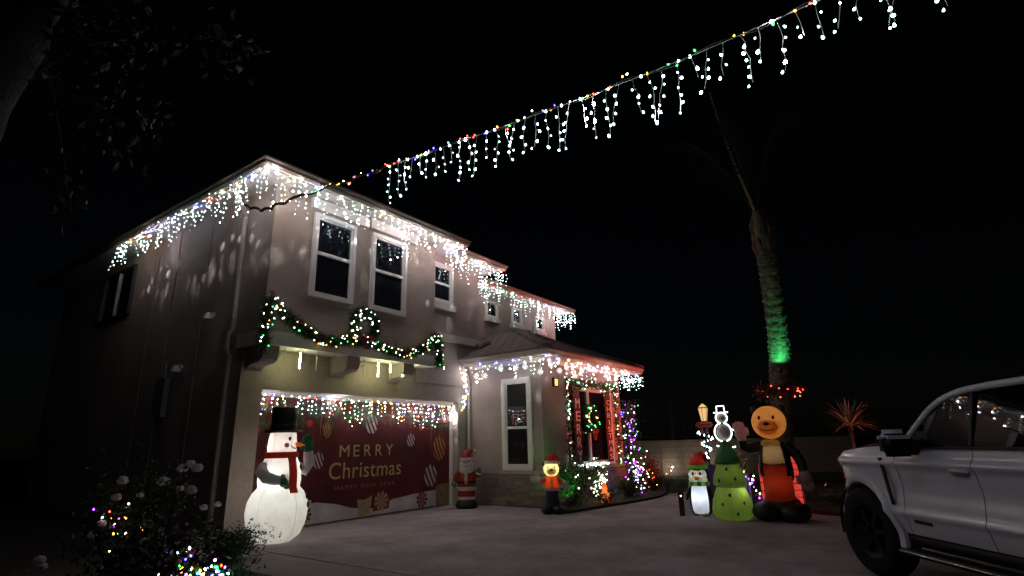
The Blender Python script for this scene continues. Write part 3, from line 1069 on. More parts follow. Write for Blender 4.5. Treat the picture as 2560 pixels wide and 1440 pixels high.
# coloured bulbs under the eaves
CG = 'strings of coloured bulbs under the eaves'
coloured('coloured_light_string', 'coloured bulbs under the left side eave soffit', [(4.14, 7.66, 5.608), (4.14, 13.0, 5.608)], .47, .0105, MIX, .012, CG)
coloured('coloured_light_string', 'coloured bulbs under the upper eave above the two tall windows', [(4.12, 7.64, 5.608), (8.86, 7.64, 5.608)], .47, .0105, MIX, .012, CG)
coloured('coloured_light_string', 'coloured bulbs under the middle upper eave', [(8.98, 8.06, 5.608), (10.86, 8.06, 5.608)], .47, .0105, MIX, .012, CG)
coloured('coloured_light_string', 'coloured bulbs under the far upper eave above three small windows', [(10.98, 9.13, 5.608), (16.3, 9.13, 5.608)], .47, .0105, MIX, .012, CG)
coloured('coloured_light_string', 'coloured bulbs under the low room eave facing the garage', [(9.80, 8.4, 3.07), (9.80, 6.16, 3.07)], .47, .0105, MIX, .012, CG)
coloured('coloured_light_string', 'coloured bulbs under the low room eave above the sign boards', [(9.82, 6.14, 3.07), (14.6, 6.14, 3.07)], .47, .0105, MIX, .012, CG)
coloured('coloured_light_string', 'larger red green and amber bulbs at the top of the garage door', [(5.0, 8.58, 2.17), (9.7, 8.58, 2.14)], .16, .0125, (WARM, AMBER, GREEN, RED, WARM, BLUE), .015, 'strings of coloured bulbs')

# ---- overhead string from the house towards the street
def catmull(P, n=12):
    P = [Vector(p) for p in P]
    P = [P[0] * 2 - P[1]] + P + [P[-1] * 2 - P[-2]]
    out = []
    for i in range(1, len(P) - 2):
        for j in range(n):
            t = j / n
            p0, p1, p2, p3 = P[i - 1], P[i], P[i + 1], P[i + 2]
            out.append(.5 * ((2 * p1) + (-p0 + p2) * t + (2 * p0 - 5 * p1 + 4 * p2 - p3) * t * t + (-p0 + 3 * p1 - 3 * p2 + p3) * t ** 3))
    out.append(P[-2])
    return out
bulb_mesh = {}
def strawberry(k, r, pal=BULB):
    key = (k, r, id(pal))
    if key not in bulb_mesh:
        mb = MB()
        mb.lathe([(0, .0), (r * .45, -r * .5), (r * .95, -r * 1.5), (r, -r * 2.1), (r * .7, -r * 2.75), (0, -r * 3.0)], n=8)
        bulb_mesh[key] = mesh_from(mb, 'bulb', pal[k])
    return bulb_mesh[key]
oh_path = catmull([(4.0, 7.95, 4.98), (4.05, 7.47, 4.80), (4.15, 7.1, 4.86), (4.1, 5.68, 4.71), (4.05, 4.64, 4.60), (3.96, 2.67, 4.39), (3.90, 1.21, 4.27), (3.83, 0.02, 4.23), (3.79, -.65, 4.24), (3.7, -2.4, 4.35)])
oh = thing('overhead_icicle_string', 'white wire of big icicle bulbs hanging across the night sky', 'icicle lights', oh_path[0])
wire = MB()
wire.tube(oh_path, .0038, 6)
wob = [p + Vector((.02 * math.sin(i * .9), .0, .02 * math.cos(i * .9))) for i, p in enumerate(oh_path)]
drops = resample([p for p in oh_path if p.y < 4.75], .128)
for di, p in enumerate(drops):
    if p.y < -1.6:
        continue
    L = random.choice((.28, .42, .5, .36, .22, .46))
    n = max(2, int(L / .075))
    q = Vector(p)
    dx, dy = random.uniform(-.03, .03), random.uniform(-.035, .035)
    trail = [q.copy()]
    for j in range(n):
        q = q + Vector((dx * .3 + random.uniform(-.014, .014), dy * .4 + random.uniform(-.022, .022), -L / n))
        trail.append(q.copy())
        bo = inst(strawberry(random.choices((COOL, BCOOL, DIM), (.72, .08, .20))[0], random.choice((.007, .0085, .0095, .0115))), 'bulb', oh, q + Vector((random.uniform(-.02, .02), random.uniform(-.03, .03), 0)),
                  (random.uniform(-.7, .7), random.uniform(-.7, .7), 0))
    wire.tube(trail, .0024, 5)
    if random.random() < .55:
        inst(strawberry(BCOOL if random.random() < .15 else COOL, .0105), 'bulb', oh, p + Vector((0, random.uniform(-.05, .05), .015)))
wire.build('wire', WIREW, oh, True)
oc = thing('overhead_colour_string', 'dark cable of small coloured bulbs twisted along the overhead wire', 'light string', oh_path[0])
dk = MB()
k0 = [i for i, p in enumerate(wob) if p.y < 4.7][0]
dk.tube(wob[:k0 + 1], [.022 if p.y > 6.6 else .013 for p in wob[:k0 + 1]], 7)
dk.tube(wob[k0:], .005, 5)
dk.build('cable', WIREB, oc)
for i, p in enumerate(resample(wob, .06)):
    if p.y > 7.4:
        continue
    prob = .9 if p.y > 4.5 else .5
    if random.random() < prob:
        k = random.choice((AMBER, WARM, AMBER, GREEN, RED, BLUE, RED)) if p.y < 6 else random.choice((AMBER, WARM, WARM, GREEN))
        inst(strawberry(k, .008), 'bulb', oc, p + Vector((random.uniform(-.02, .02), random.uniform(-.02, .02), random.uniform(-.01, .045))), (random.uniform(-.8, .8), random.uniform(-.8, .8), 0))

# ---- falling-light tubes under the overhang
tubes = [(5.01, 0), (5.29, 1), (5.61, 0), (5.96, 0), (6.32, 0), (6.63, 0), (6.96, 1), (7.26, .6), (7.58, .8), (7.84, .4)]
ords = ['first', 'second', 'third', 'fourth', 'fifth', 'sixth', 'seventh', 'eighth', 'ninth', 'tenth']
CLR = mat('clear_tube', (.45, .46, .44), .25, .05, 5)
for i, (x, lit) in enumerate(tubes):
    t = thing('hanging_light_tube', '%s hanging light tube above the garage door, %s from the left' % ('lit pale yellow' if lit else 'unlit clear', ords[i]), 'tube light', (x, 8.12, 2.86), 0, 'row of light tubes under the overhang')
    MB().tube([(x, 8.12, 2.882), (x, 8.12, 2.85)], .004, 5).build('wire', WIREW, t)
    z0, z1 = 2.85, 2.57
    MB().tube([(x, 8.12, z0), (x, 8.12, z0 - .02)], .013, 8).build('cap', CLR, t)
    zt = z0 - .02
    if lit:
        zl = zt - .26 * max(lit, .5)
        MB().tube([(x, 8.12, zt), (x, 8.12, zl)], .0105, 10).build('lit_section', emis('tube_glow', (.95, 1.0, .50), 72), t)
        if lit < 1:
            MB().tube([(x, 8.12, zl), (x, 8.12, z1)], .008, 8).build('clear_section', CLR, t)
    else:
        MB().tube([(x, 8.12, zt), (x, 8.12, z1)], .008, 8).build('clear_section', CLR, t)

# ================================================================== GARLAND AND WREATHS
def fir_along(path, rad, n, L=.075, mats=FIR):
    mb = MB()
    P = resample(path, .02)
    V, Fs = [], []
    for i in range(n):
        p = P[int(rng.integers(0, len(P)))]
        d = rng.normal(size=3)
        d /= np.linalg.norm(d)
        st_ = np.array(p) + d * rad * rng.uniform(0, .55)
        en = st_ + (d + rng.normal(size=3) * .4) * L * rng.uniform(.6, 1.2)
        s = np.cross(en - st_, rng.normal(size=3))
        s = s / (np.linalg.norm(s) + 1e-9) * .006
        o = len(V)
        V += [st_ - s, st_ + s, en + s * .4, en - s * .4]
        Fs.append((o, o + 1, o + 2, o + 3))
    mb.add(V, Fs)
    return mb
def garland_bulbs(t, P, n, rad, r, cols, seed_out=(-.3, -.95, 0)):
    for i in range(n):
        p = P[int(random.random() * len(P))]
        a = random.uniform(0, 2 * math.pi)
        q = p + Vector((math.cos(a) * rad, -abs(random.uniform(.4, 1)) * rad * 1.0, math.sin(a) * rad))
        inst(strawberry(random.choice(cols), r), 'bulb', t, q, (random.uniform(-1, 1), random.uniform(-1, 1), 0))
GY = 7.93
gpts = catmull([(4.50, GY, 2.80), (4.51, GY, 3.05), (4.53, GY, 3.32), (4.56, GY, 3.56), (4.75, GY, 3.43), (5.05, GY, 3.25), (5.44, GY, 3.09), (5.77, GY, 3.05), (6.10, GY, 3.14), (6.42, GY - .02, 3.16), (6.83, GY, 3.10), (7.34, GY, 3.02), (7.77, GY, 3.12), (8.11, GY, 3.33), (8.34, GY, 3.50), (8.40, GY, 3.20), (8.46, GY, 2.90)])
gt = thing('fir_garland', 'green fir garland with white bulbs swagged over the garage', 'garland', (4.5, GY, 2.88))
fir_along(gpts, .085, 9500, .085).build('fir_needles', FIR, gt, kind='stuff')
MB().tube(gpts, .02, 5).build('stem', WIREB, gt)
garland_bulbs(gt, gpts, 120, .085, .0085, (WARM, WARM, COOL, WARM, WARM, GREEN, AMBER))
for x, z in ((4.56, 3.66), (5.12, 3.30), (8.28, 3.55), (7.5, 3.02)):
    for a in (.3, 1.2, 2.4):
        MB().ell((x + .03 * math.cos(a), GY - .03, z + .03 * math.sin(a)), (.045, .008, .016), Matrix.Rotation(-a, 3, 'Y'), 8, 6).build('poinsettia_leaf', mat('poinsettia', (.45, .05, .03), .5, .2, 12, transl=.2), gt)
def wreath(name, label, cx, y, cz, rad, thick, n, nb, cols, brad=.0085, bowc=None):
    t = thing(name, label, 'wreath', (cx, y, cz - rad))
    P = [Vector((cx + rad * math.cos(a), y, cz + rad * 1.05 * math.sin(a))) for a in [2 * math.pi * i / 60 for i in range(61)]]
    fir_along(P, thick, n).build('fir_needles', FIR, t, kind='stuff')
    MB().tube(P, .015, 5).build('ring', WIREB, t)
    garland_bulbs(t, P, nb, thick, brad, cols)
    if bowc:
        m = mat('red_bow', (.32, .02, .025), .5, .15, 10)
        bw = MB()
        bx_, bz_ = bowc
        for s in (-1, 1):
            bw.ell((bx_ + s * .085, y - .09, bz_ + .02), (.085, .03, .05), Matrix.Rotation(-s * .35, 3, 'Y'), 12, 8)
            bw.box((bx_ + s * .05, y - .085, bz_ - .10), (.05, .012, .17), Matrix.Rotation(s * .3, 3, 'Y'))
        bw.ell((bx_, y - .11, bz_), (.032, .03, .035), None, 10, 8)
        bw.build('bow', m, t, True)
    return t
wreath('fir_wreath', 'fir wreath with white bulbs in the middle of the garage garland', 6.42, 7.90, 3.42, .25, .10, 4200, 36, (WARM, WARM, COOL, WARM), .0095, (6.40, 3.17))

# window of the low room: garland frame, wreath, two sign boards
wy = BY - .10
wg = thing('window_garland', 'leafy lit garland framing the front window of the low room', 'garland', (11.0, wy, .7))
wpath = catmull([(11.02, wy, .78), (11.0, wy, 1.3), (11.03, wy, 1.9), (11.0, wy, 2.4), (11.1, wy, 2.62), (11.6, wy - .02, 2.56), (12.1, wy, 2.66), (12.7, wy - .02, 2.58), (13.3, wy, 2.66), (13.5, wy, 2.4), (13.47, wy, 1.8), (13.52, wy, 1.2), (13.48, wy, .75)])
lf = MB()
lp = []
for i in range(1500):
    p = wpath[int(random.random() * len(wpath))]
    dd = rng.normal(size=3) * .05
    lp.append((p.x + dd[0], p.y - abs(dd[1]), p.z + dd[2]))
lf.leaves(lp, .085, .45)
lf.build('foliage', LEAF, wg, kind='stuff')
MB().tube(wpath, .012, 5).build('stem', WIREB, wg)
garland_bulbs(wg, wpath, 90, .07, .0095, (WARM, COOL, WARM, GREEN, RED, COOL))
wreath('window_wreath', 'small green lit wreath with red bow hanging in the front window', 12.10, BY - .11, 1.82, .25, .08, 1500, 30, (GREEN, GREEN, COOL, AMBER, GREEN, WARM), .0105, (12.1, 1.5))
PLAID = mat('plaid_dark_red', (.11, .012, .014), .7, .3, 8)
if True:
    n_ = PLAID.node_tree
    ck = n_.nodes.new('ShaderNodeTexChecker')
    ck.inputs['Scale'].default_value = 14
    ck.inputs['Color1'].default_value = (.13, .010, .014, 1)
    ck.inputs['Color2'].default_value = (.02, .005, .006, 1)
    tc_ = n_.nodes.new('ShaderNodeTexCoord')
    n_.links.new(tc_.outputs['Object'], ck.inputs['Vector'])
    n_.links.new(ck.outputs['Color'], n_.nodes['Principled BSDF'].inputs['Base Color'])
LETW = mat('letter_white', (.8, .77, .75), .6, .04, 8)
def board(word, cx, wdt, z0, z1, label):
    t = thing('porch_sign', label, 'sign', (cx, BY - .15, z0), 0, 'vertical sign boards beside the window')
    y = BY - .115
    mb = MB()
    nseg = 16
    VV = []
    for i in range(nseg + 1):
        z = z0 + (z1 - z0) * i / nseg
        yy = y + .008 * math.sin(i * 1.1 + cx)
        VV += [(cx - wdt / 2, yy, z), (cx + wdt / 2, yy + .004, z)]
    mb.add(VV, [(2 * i, 2 * i + 1, 2 * i + 3, 2 * i + 2) for i in range(nseg)])
    mb.build('cloth', PLAID, t, True)
    MB().tube([(cx - wdt / 2 - .02, y, z1 + .005), (cx + wdt / 2 + .02, y, z1 + .005)], .008, 6).build('rod', WIREW, t)
    n = len(word)
    hh = (z1 - z0 - .24) / n
    for i, ch in enumerate(word):
        text_mesh(ch, wdt * (.62 if ch != 'I' else .22), hh * .74, cx, z1 - .20 - (i + 1) * hh + hh * .13, y - .022, LETW, 'letter', t)
board('MERRY', 11.42, .32, .80, 2.50, 'dark red banner reading MERRY left of the front window')
board('CHRISTMAS', 13.03, .32, .80, 2.52, 'dark red banner reading CHRISTMAS right of the front window')
ws = coloured('sill_light_string', 'row of white lights along the front window sill', [(11.5, BY - .13, .77), (12.9, BY - .13, .77)], .05, .0125, (COOL, WARM, COOL), 0, None, WIREW, .004, .02)

# ================================================================== PLANTS AT THE HOUSE
def shrub(name, label, c, rx, ry, h, n, size, leafm=LEAF, bulbs=0, cols=(WARM,), br=.0115, group=None, aspect=.45, cat='shrub', tall=False):
    t = thing(name, label, cat, (c[0], c[1], c[2] if len(c) > 2 else .05), 0, group)
    z0 = c[2] if len(c) > 2 else .05
    stem = MB()
    lf = MB()
    pts = []
    ns = 9
    for s in range(ns):
        a = rng.uniform(0, 2 * math.pi)
        e = Vector((c[0] + rx * .8 * math.cos(a) * rng.uniform(.3, 1), c[1] + ry * .8 * math.sin(a) * rng.uniform(.3, 1), z0 + h * rng.uniform(.6, .97)))
        b0 = Vector((c[0], c[1], z0 - .03))
        mid = b0.lerp(e, .5) + Vector((rng.normal() * .05, rng.normal() * .05, .06))
        stem.tube([b0, mid, e], [.014, .009, .004], 5)
        for k in range(n // ns):
            u = rng.uniform(.15, 1.05)
            p = b0.lerp(mid, u * 2) if u < .5 else mid.lerp(e, (u - .5) * 2)
            dd = rng.normal(size=3) * np.array((rx, ry, h * .5)) * .26
            pts.append((p.x + dd[0], p.y + dd[1], max(z0 + .02, p.z + dd[2])))
    stem.build('stem', BARK, t)
    lf.leaves(pts, size, aspect)
    lf.build('foliage', leafm, t, kind='stuff')
    for i in range(bulbs):
        p = pts[int(rng.integers(0, len(pts)))]
        v = Vector(p)
        out = Vector((-v.x, -v.y, 0)).normalized() * rng.uniform(.02, .1)
        inst(strawberry(random.choice(cols), br), 'bulb', t, v + out, (random.uniform(-1, 1), random.uniform(-1, 1), 0))
    return t
shrub('shrub', 'green leafy shrub lit from below beside the stone base', (10.35, 5.95), .42, .35, .85, 1500, .075, bulbs=6, cols=(WARM, GREEN))
shrub('shrub', 'narrow shrub wrapped in white bulbs left of the orange figure', (11.35, 5.85), .25, .22, .82, 900, .06, bulbs=62, cols=(WARM, WARM, COOL), br=.0125)
shrub('shrub', 'shrub wrapped in white bulbs under the right sign board', (13.35, 5.85), .3, .24, .85, 900, .06, bulbs=56, cols=(WARM, COOL, WARM, PURPLE), br=.0125)
shrub('shrub', 'low dark shrub between the two lit shrubs', (12.35, 5.6), .4, .25, .4, 700, .06)
shrub('shrub', 'low dark ground plant at the front of the bed', (11.0, 5.55), .5, .2, .22, 600, .05)
shrub('shrub', 'reddish twiggy shrub glowing in red light at the right of the bed', (14.25, 5.75), .35, .3, .75, 1200, .07, REDLEAF, bulbs=14, cols=(RED, AMBER), br=.009)
# slim tree wrapped in purple bulbs beyond the corner
tt = thing('wrapped_tree', 'slim tree wrapped in purple and white bulbs beyond the corner', 'tree', (14.65, 6.6, 0))
MB().tube([(14.65, 6.6, 0), (14.67, 6.6, .9), (14.62, 6.62, 1.8), (14.65, 6.6, 2.3)], [.06, .05, .04, .02], 8).build('trunk', BARK, tt)
tp = [(14.66 + rng.normal() * .14, 6.58 + rng.normal() * .14, rng.uniform(.5, 2.35)) for i in range(1500)]
MB().leaves(tp, .07, .5).build('crown', LEAF, tt, kind='stuff')
for i in range(95):
    p = Vector((14.66 + rng.normal() * .17, 6.55 + rng.normal() * .15, rng.uniform(.45, 2.3)))
    inst(strawberry(random.choice((PURPLE, PURPLE, BLUE, COOL, WARM, PURPLE, GREEN)), .0125), 'bulb', tt, p, (random.uniform(-1, 1), random.uniform(-1, 1), 0))
# small glowing orange figure
fg = thing('glowing_figurine', 'small glowing orange figurine standing in the front bed', 'figurine', (11.1, 5.62, .05), face_dir(-.89, -.45))
og = emis('figurine_glow', (1.0, .19, .045), 1.5)
MB().lathe([(.075, 0), (.085, .06), (.07, .16), (.05, .22)], n=14).build('body', og, fg, True, False)
MB().ell((0, -.01, .27), (.055, .055, .06)).build('head', og, fg, True, False)
MB().lathe([(.055, .30), (.04, .35), (.015, .40), (0, .41)], n=12).build('hat', emis('figurine_hat_glow', (1.0, .1, .03), 1.3), fg, True, False)
MB().tube([(.06, -.02, .19), (.09, -.05, .12), (.05, -.08, .10)], .02, 8).build('arm', og, fg, True, False)
MB().tube([(-.06, -.02, .19), (-.09, -.05, .12), (-.05, -.08, .10)], .02, 8).build('arm', og, fg, True, False)

# flood lights
def flood(name, label, loc, tgt, col, watts, size, blend=.7, rad=.03):
    t = thing(name, label, 'flood light', loc, 0, 'garden flood lights')
    L = Vector(loc)
    dv = (Vector(tgt) - L).normalized()
    MB().tube([L, L + Vector((0, 0, .12))], .012, 6).build('stake', BLACK, t)
    c = L + Vector((0, 0, .15))
    q = dv.to_track_quat('Z', 'Y').to_matrix()
    hd = MB()
    V = []
    hd.lathe([(.025, -.07), (.045, -.04), (.055, .03), (.05, .03), (.045, .02)], n=12)
    hd.v = [tuple(c + q @ Vector(p)) for p in hd.v]
    hd.build('lamp_head', BLACK, t)
    ln = MB()
    ln.add([tuple(c + q @ Vector((.044 * math.cos(a), .044 * math.sin(a), .021))) for a in [2 * math.pi * i / 12 for i in range(12)]], [tuple(range(12))])
    ln.build('lens', emis(name + '_lens_' + label[:5], col, 3), t)
    lamp('flood_beam', 'SPOT', c + dv * .06, t, col, watts, tgt, size, blend, rad)
    return t
flood('flood_light', 'red garden flood light aimed at the house eaves', (14.7, 1.9, .06), (13.0, 8.0, 4.2), (1.0, .10, .05), 1000, 66)
flood('flood_light', 'small red flood light at the right end of the front bed', (13.75, 5.25, .05), (14.1, 6.6, 1.5), (1.0, .09, .03), 16, 95)
flood('flood_light', 'red flood light on the lawn edge right of the low room', (15.3, 4.75, .0), (13.6, 6.6, 2.2), (1.0, .16, .09), 95, 75)
flood('flood_light', 'green flood light hidden among the shrubs by the stone base', (9.85, 5.75, .05), (10.5, 6.5, 1.0), (.10, 1.0, .14), 15, 105)
flood('flood_light', 'purple flood light under the front window', (12.75, 5.9, .05), (12.8, 6.5, .6), (.45, .05, 1.0), 2.5, 90)
flood('flood_light', 'red flood light under the spiky palm lily', (14.75, .95, .06), (14.98, 1.22, 1.6), (1.0, .26, .17), 55, 70)

# ================================================================== INFLATABLES
def cloth(name, col, transl=.5, glow=0, var=.09):  # glow: emission in the cloth stands in for inner bulb light shining through
    return mat(name, col, .5, var, 7, .9, 6, transl=transl, glow=glow)
C_WHITE = cloth('inflatable_white', (.78, .78, .74))
C_WHITE2 = cloth('inflatable_plain_white', (.72, .69, .69), .3)
C_GREY = cloth('inflatable_grey', (.42, .41, .39), .3, .06)
C_RED = cloth('inflatable_red', (.40, .03, .022), .35)
C_REDG = cloth('inflatable_red_lit', (.45, .045, .02), .4, .12)
C_GREEN = cloth('inflatable_green', (.03, .15, .06), .3, .05)
C_BLACK = cloth('inflatable_black', (.012, .012, .014), .05)
C_NAVY = cloth('inflatable_navy', (.015, .02, .06), .2)
C_ORANGE = cloth('inflatable_orange', (.75, .22, .03), .4, .3)
C_DARK = mat('print_black', (.008, .008, .008), .6, .1, 9)
C_PINK = cloth('inflatable_blush', (.50, .22, .22), .3, .08)

def on_ell(c, r, az, el, push=1.0):
    """point on an ellipsoid; az measured from -y (front) towards +x"""
    return (c[0] + r[0] * math.sin(az) * math.cos(el) * push, c[1] - r[1] * math.cos(az) * math.cos(el) * push, c[2] + r[2] * math.sin(el) * push)

# snowman ------------------------------------------------------------------
t = thing('inflatable_snowman', 'tall glowing inflatable snowman with black hat waving beside garage', 'inflatable snowman', (4.93, 7.84, 0), R(28))
body = [(0, .0), (.22, .01), (.34, .10), (.405, .24), (.43, .42), (.415, .56), (.36, .68), (.30, .745), (.293, .77), (.305, .85), (.295, .97), (.262, 1.09), (.225, 1.17), (.20, 1.22), (.205, 1.27), (.208, 1.34), (.20, 1.44), (.185, 1.53), (.0, 1.54)]
MB().lathe(body, n=36, lobes=8, amp=.008).build('body', C_WHITE, t, True, False)
def seams(t, prof, n, m, k0=0.0, lobes=0, amp=0.0, rr=.0035, sq=(1, 1)):
    for i in range(n):
        a = 2 * math.pi * i / n + k0
        f_ = 1 + (amp * math.cos(lobes * a) if lobes else 0)
        MB().tube([((r_ * f_ + .001) * math.cos(a) * sq[0], (r_ * f_ + .001) * math.sin(a) * sq[1], z) for r_, z in prof if r_ > .01], rr, 5).build('seam', m, t, True, False)
SEAM = mat('seam_thread', (.55, .54, .50), .8, .1, 9)
seams(t, body, 5, SEAM, .55, 8, .008, .0025)
sc_ = MB()
sc_.lathe([(.215, 1.16), (.24, 1.17), (.245, 1.21), (.235, 1.25), (.205, 1.255)], n=32)
sc_.build('scarf', C_REDG, t, True, False)
def drape(pts, w, m, nm, t):
    mb = MB()
    V = []
    for p, nrm in pts:
        p, nrm = Vector(p), Vector(nrm).normalized()
        s = nrm.cross(Vector((0, 0, 1))).normalized() * w / 2
        V += [p - s, p + s, p + s + nrm * .02, p - s + nrm * .02]
    Fs = []
    for i in range(len(pts) - 1):
        a, b_ = i * 4, i * 4 + 4
        Fs += [(a, a + 1, b_ + 1, b_), (a + 1, a + 2, b_ + 2, b_ + 1), (a + 2, a + 3, b_ + 3, b_ + 2), (a + 3, a, b_, b_ + 3)]
    Fs += [(0, 1, 2, 3), (len(pts) * 4 - 4, len(pts) * 4 - 1, len(pts) * 4 - 2, len(pts) * 4 - 3)]
    mb.add(V, Fs)
    return mb.build(nm, m, t, True, False)
fa = R(-25)
def fr(az, r, z):
    return ((r * math.sin(az), -r * math.cos(az), z), (math.sin(az), -math.cos(az), 0))
drape([fr(fa, .225, 1.22), fr(fa, .265, 1.10), fr(fa, .30, .97), fr(fa, .312, .85), fr(fa, .315, .76), fr(fa, .36, .68)], .12, C_REDG, 'scarf_end', t)
ht = t
MB().lathe([(.0, 1.535), (.26, 1.53), (.275, 1.545), (.26, 1.57), (.18, 1.575), (.18, 1.62), (.19, 1.80), (.195, 1.88), (.17, 1.91), (0, 1.915)], n=30).build('hat', C_BLACK, t, True, False)
MB().lathe([(.186, 1.58), (.19, 1.585), (.192, 1.655), (.187, 1.66)], n=30).build('hat_band', cloth('inflatable_brown', (.06, .03, .02), .2), t, True, False)
hc_ = (0, 0, 1.38)
MB().lathe([(.035, 0), (.028, .06), (.012, .13), (0, .15)], n=12).build('tmp', C_ORANGE)
nose = bpy.data.objects['tmp']
nose.name = 'nose'
nose.parent = t
nose.location = (.03, -.195, 1.36)
nose.rotation_euler = (R(97), 0, R(6))
for az in (-.55, .42):
    p = on_ell((0, 0, 1.44), (.2, .2, .1), az, 0)
    MB().ell(p, (.022, .012, .032), Matrix.Rotation(az, 3, 'Z'), 10, 8).build('eye', C_DARK, t, True, False)
MB().ell(on_ell((0, 0, 1.35), (.204, .204, .1), -.75, 0), (.036, .008, .036), Matrix.Rotation(-.75, 3, 'Z'), 12, 8).build('cheek', C_PINK, t, True, False)
MB().ell(on_ell((0, 0, 1.35), (.204, .204, .1), .75, 0), (.036, .008, .036), Matrix.Rotation(.75, 3, 'Z'), 12, 8).build('cheek', C_PINK, t, True, False)
MB().tube([on_ell((0, 0, 1.30 + .03 * abs(a / .4) ** 2), (.211, .211, .1), a, 0) for a in (-.45, -.3, -.15, 0, .15, .3)], .007, 6).build('mouth', C_DARK, t, True, False)
for z, rr in ((1.03, .285), (.62, .405), (.50, .43)):
    MB().ell((rr * math.sin(.32), -rr * math.cos(.32), z), (.035, .015, .045), Matrix.Rotation(.32, 3, 'Z'), 12, 8).build('button', C_DARK, t, True, False)
# near arm across the belly, mitten with thumb and finger lobes
MB().tube([(fr(R(-122), .26, 1.06)[0]), fr(R(-108), .34, .99)[0], fr(R(-88), .385, .91)[0], fr(R(-68), .385, .87)[0], fr(R(-58), .38, .865)[0]], [.07, .085, .085, .07, .06], 14).build('arm', C_GREY, t, True, False)
def mitten(t, c, rot, s=1.0, m=C_GREEN):
    mb = MB()
    def E(p, r_):
        mb.ell(Vector(c) + rot @ Vector((p[0] * s, p[1] * s, p[2] * s)), (r_[0] * s, r_[1] * s, r_[2] * s), rot, 12, 8)
    E((0, 0, .05), (.065, .045, .08))
    for i, x in enumerate((-.045, -.015, .017, .045)):
        E((x, 0, .12 + (.012, .025, .022, .008)[i]), (.021, .026, .05))
    E((.075, -.005, .07), (.022, .024, .05))
    mb.build('mitten', m, t, True, False)
mitten(t, fr(R(-57), .385, .865)[0], Matrix.Rotation(R(-57 + 62), 3, 'Z') @ Matrix.Rotation(R(-14), 3, 'X') @ Matrix.Rotation(R(112), 3, 'Y') @ Matrix.Rotation(R(180), 3, 'Z'), 1.2)
MB().tube([fr(R(38), .24, 1.04)[0], fr(R(36), .35, .98)[0], fr(R(33), .40, 1.08)[0], fr(R(32), .375, 1.25)[0]], [.075, .09, .085, .07], 14).build('arm', C_WHITE2, t, True, False)
mitten(t, fr(R(32), .37, 1.26)[0], Matrix.Rotation(R(-35), 3, 'Z') @ Matrix.Rotation(R(-4), 3, 'Y') @ Matrix.Rotation(R(180), 3, 'Z'), 1.3)
lamp('inner_bulb', 'POINT', (0, .05, 1.36), t, (1, .98, .92), 4.2, rad=.05, world=False)
lamp('inner_bulb', 'POINT', (-.17, .05, .90), t, (1, .98, .92), 3.0, rad=.03, world=False)
lamp('inner_bulb', 'POINT', (.08, -.06, 1.02), t, (1, .98, .92), 2.4, rad=.04, world=False)
lamp('inner_bulb', 'POINT', (-.08, .0, .58), t, (1, .98, .94), 6.0, rad=.06, world=False)

# santa ----------------------------------------------------------------------
t = thing('inflatable_santa', 'inflatable santa in red suit standing right of the garage door', 'inflatable santa', (9.42, 8.02, 0), face_dir(-.80, -.6))
MB().lathe([(0, 0), (.20, .0), (.235, .03), (.235, .08), (.20, .14), (.17, .17), (0, .175)], n=26, sq=(1, .8)).build('boots', C_BLACK, t, True, False)
MB().lathe([(.165, .165), (.18, .18), (.18, .22), (.165, .235)], n=26, sq=(1, .8)).build('trouser_cuff', C_WHITE2, t, True, False)
MB().lathe([(.165, .23), (.185, .28), (.18, .36), (.17, .37)], n=26, sq=(1, .8)).build('trousers', C_RED, t, True, False)
MB().lathe([(.18, .355), (.2, .36), (.2, .43), (.18, .435)], n=26, sq=(1, .85)).build('coat_hem', C_WHITE2, t, True, False)
MB().lathe([(.185, .43), (.20, .48), (.205, .56), (.185, .68), (.13, .76), (.09, .80)], n=26, sq=(1, .85)).build('coat', C_RED, t, True, False)
MB().lathe([(.206, .50), (.212, .51), (.212, .545), (.206, .555)], n=26, sq=(1, .85)).build('belt', C_BLACK, t, True, False)
MB().box((0, -.187, .525), (.07, .02, .06)).build('buckle', mat('buckle_gold', (.5, .38, .12), .4), t, False, False)
MB().bb(-.03, .03, -.185, -.15, .56, .72).build('coat_trim', C_WHITE2, t, False, False)
MB().ell((0, -.01, .90), (.135, .12, .13)).build('head', cloth('inflatable_skin', (.62, .42, .36), .3), t, True, False)
bd = MB()
bd.ell((0, -.075, .80), (.15, .09, .145))
bd.ell((-.10, -.06, .88), (.06, .06, .08))
bd.ell((.10, -.06, .88), (.06, .06, .08))
bd.ell((-.045, -.14, .875), (.055, .03, .022), Matrix.Rotation(.3, 3, 'Y'))
bd.ell((.045, -.14, .875), (.055, .03, .022), Matrix.Rotation(-.3, 3, 'Y'))
bd.build('beard', C_WHITE2, t, True, False)
MB().ell((0, -.155, .845), (.022, .015, .014)).build('mouth', C_DARK, t, True, False)
MB().ell((0, -.14, .905), (.02, .02, .02)).build('nose', C_PINK, t, True, False)
for s in (-1, 1):
    MB().ell((s * .045, -.118, .94), (.013, .01, .019)).build('eye', C_DARK, t, True, False)
MB().lathe([(.13, .965), (.15, .975), (.15, 1.015), (.13, 1.025)], n=24, sq=(1, .95)).build('hat_brim', C_WHITE2, t, True, False)
MB().tube([(0, 0, 1.01), (.005, 0, 1.08), (.04, 0, 1.13), (.10, -.01, 1.17), (.15, -.01, 1.175)], [.135, .115, .075, .04, .02], 16).build('hat', C_RED, t, True, False)
MB().ell((.17, -.01, 1.165), (.032, .032, .032)).build('pompom', C_WHITE2, t, True, False)
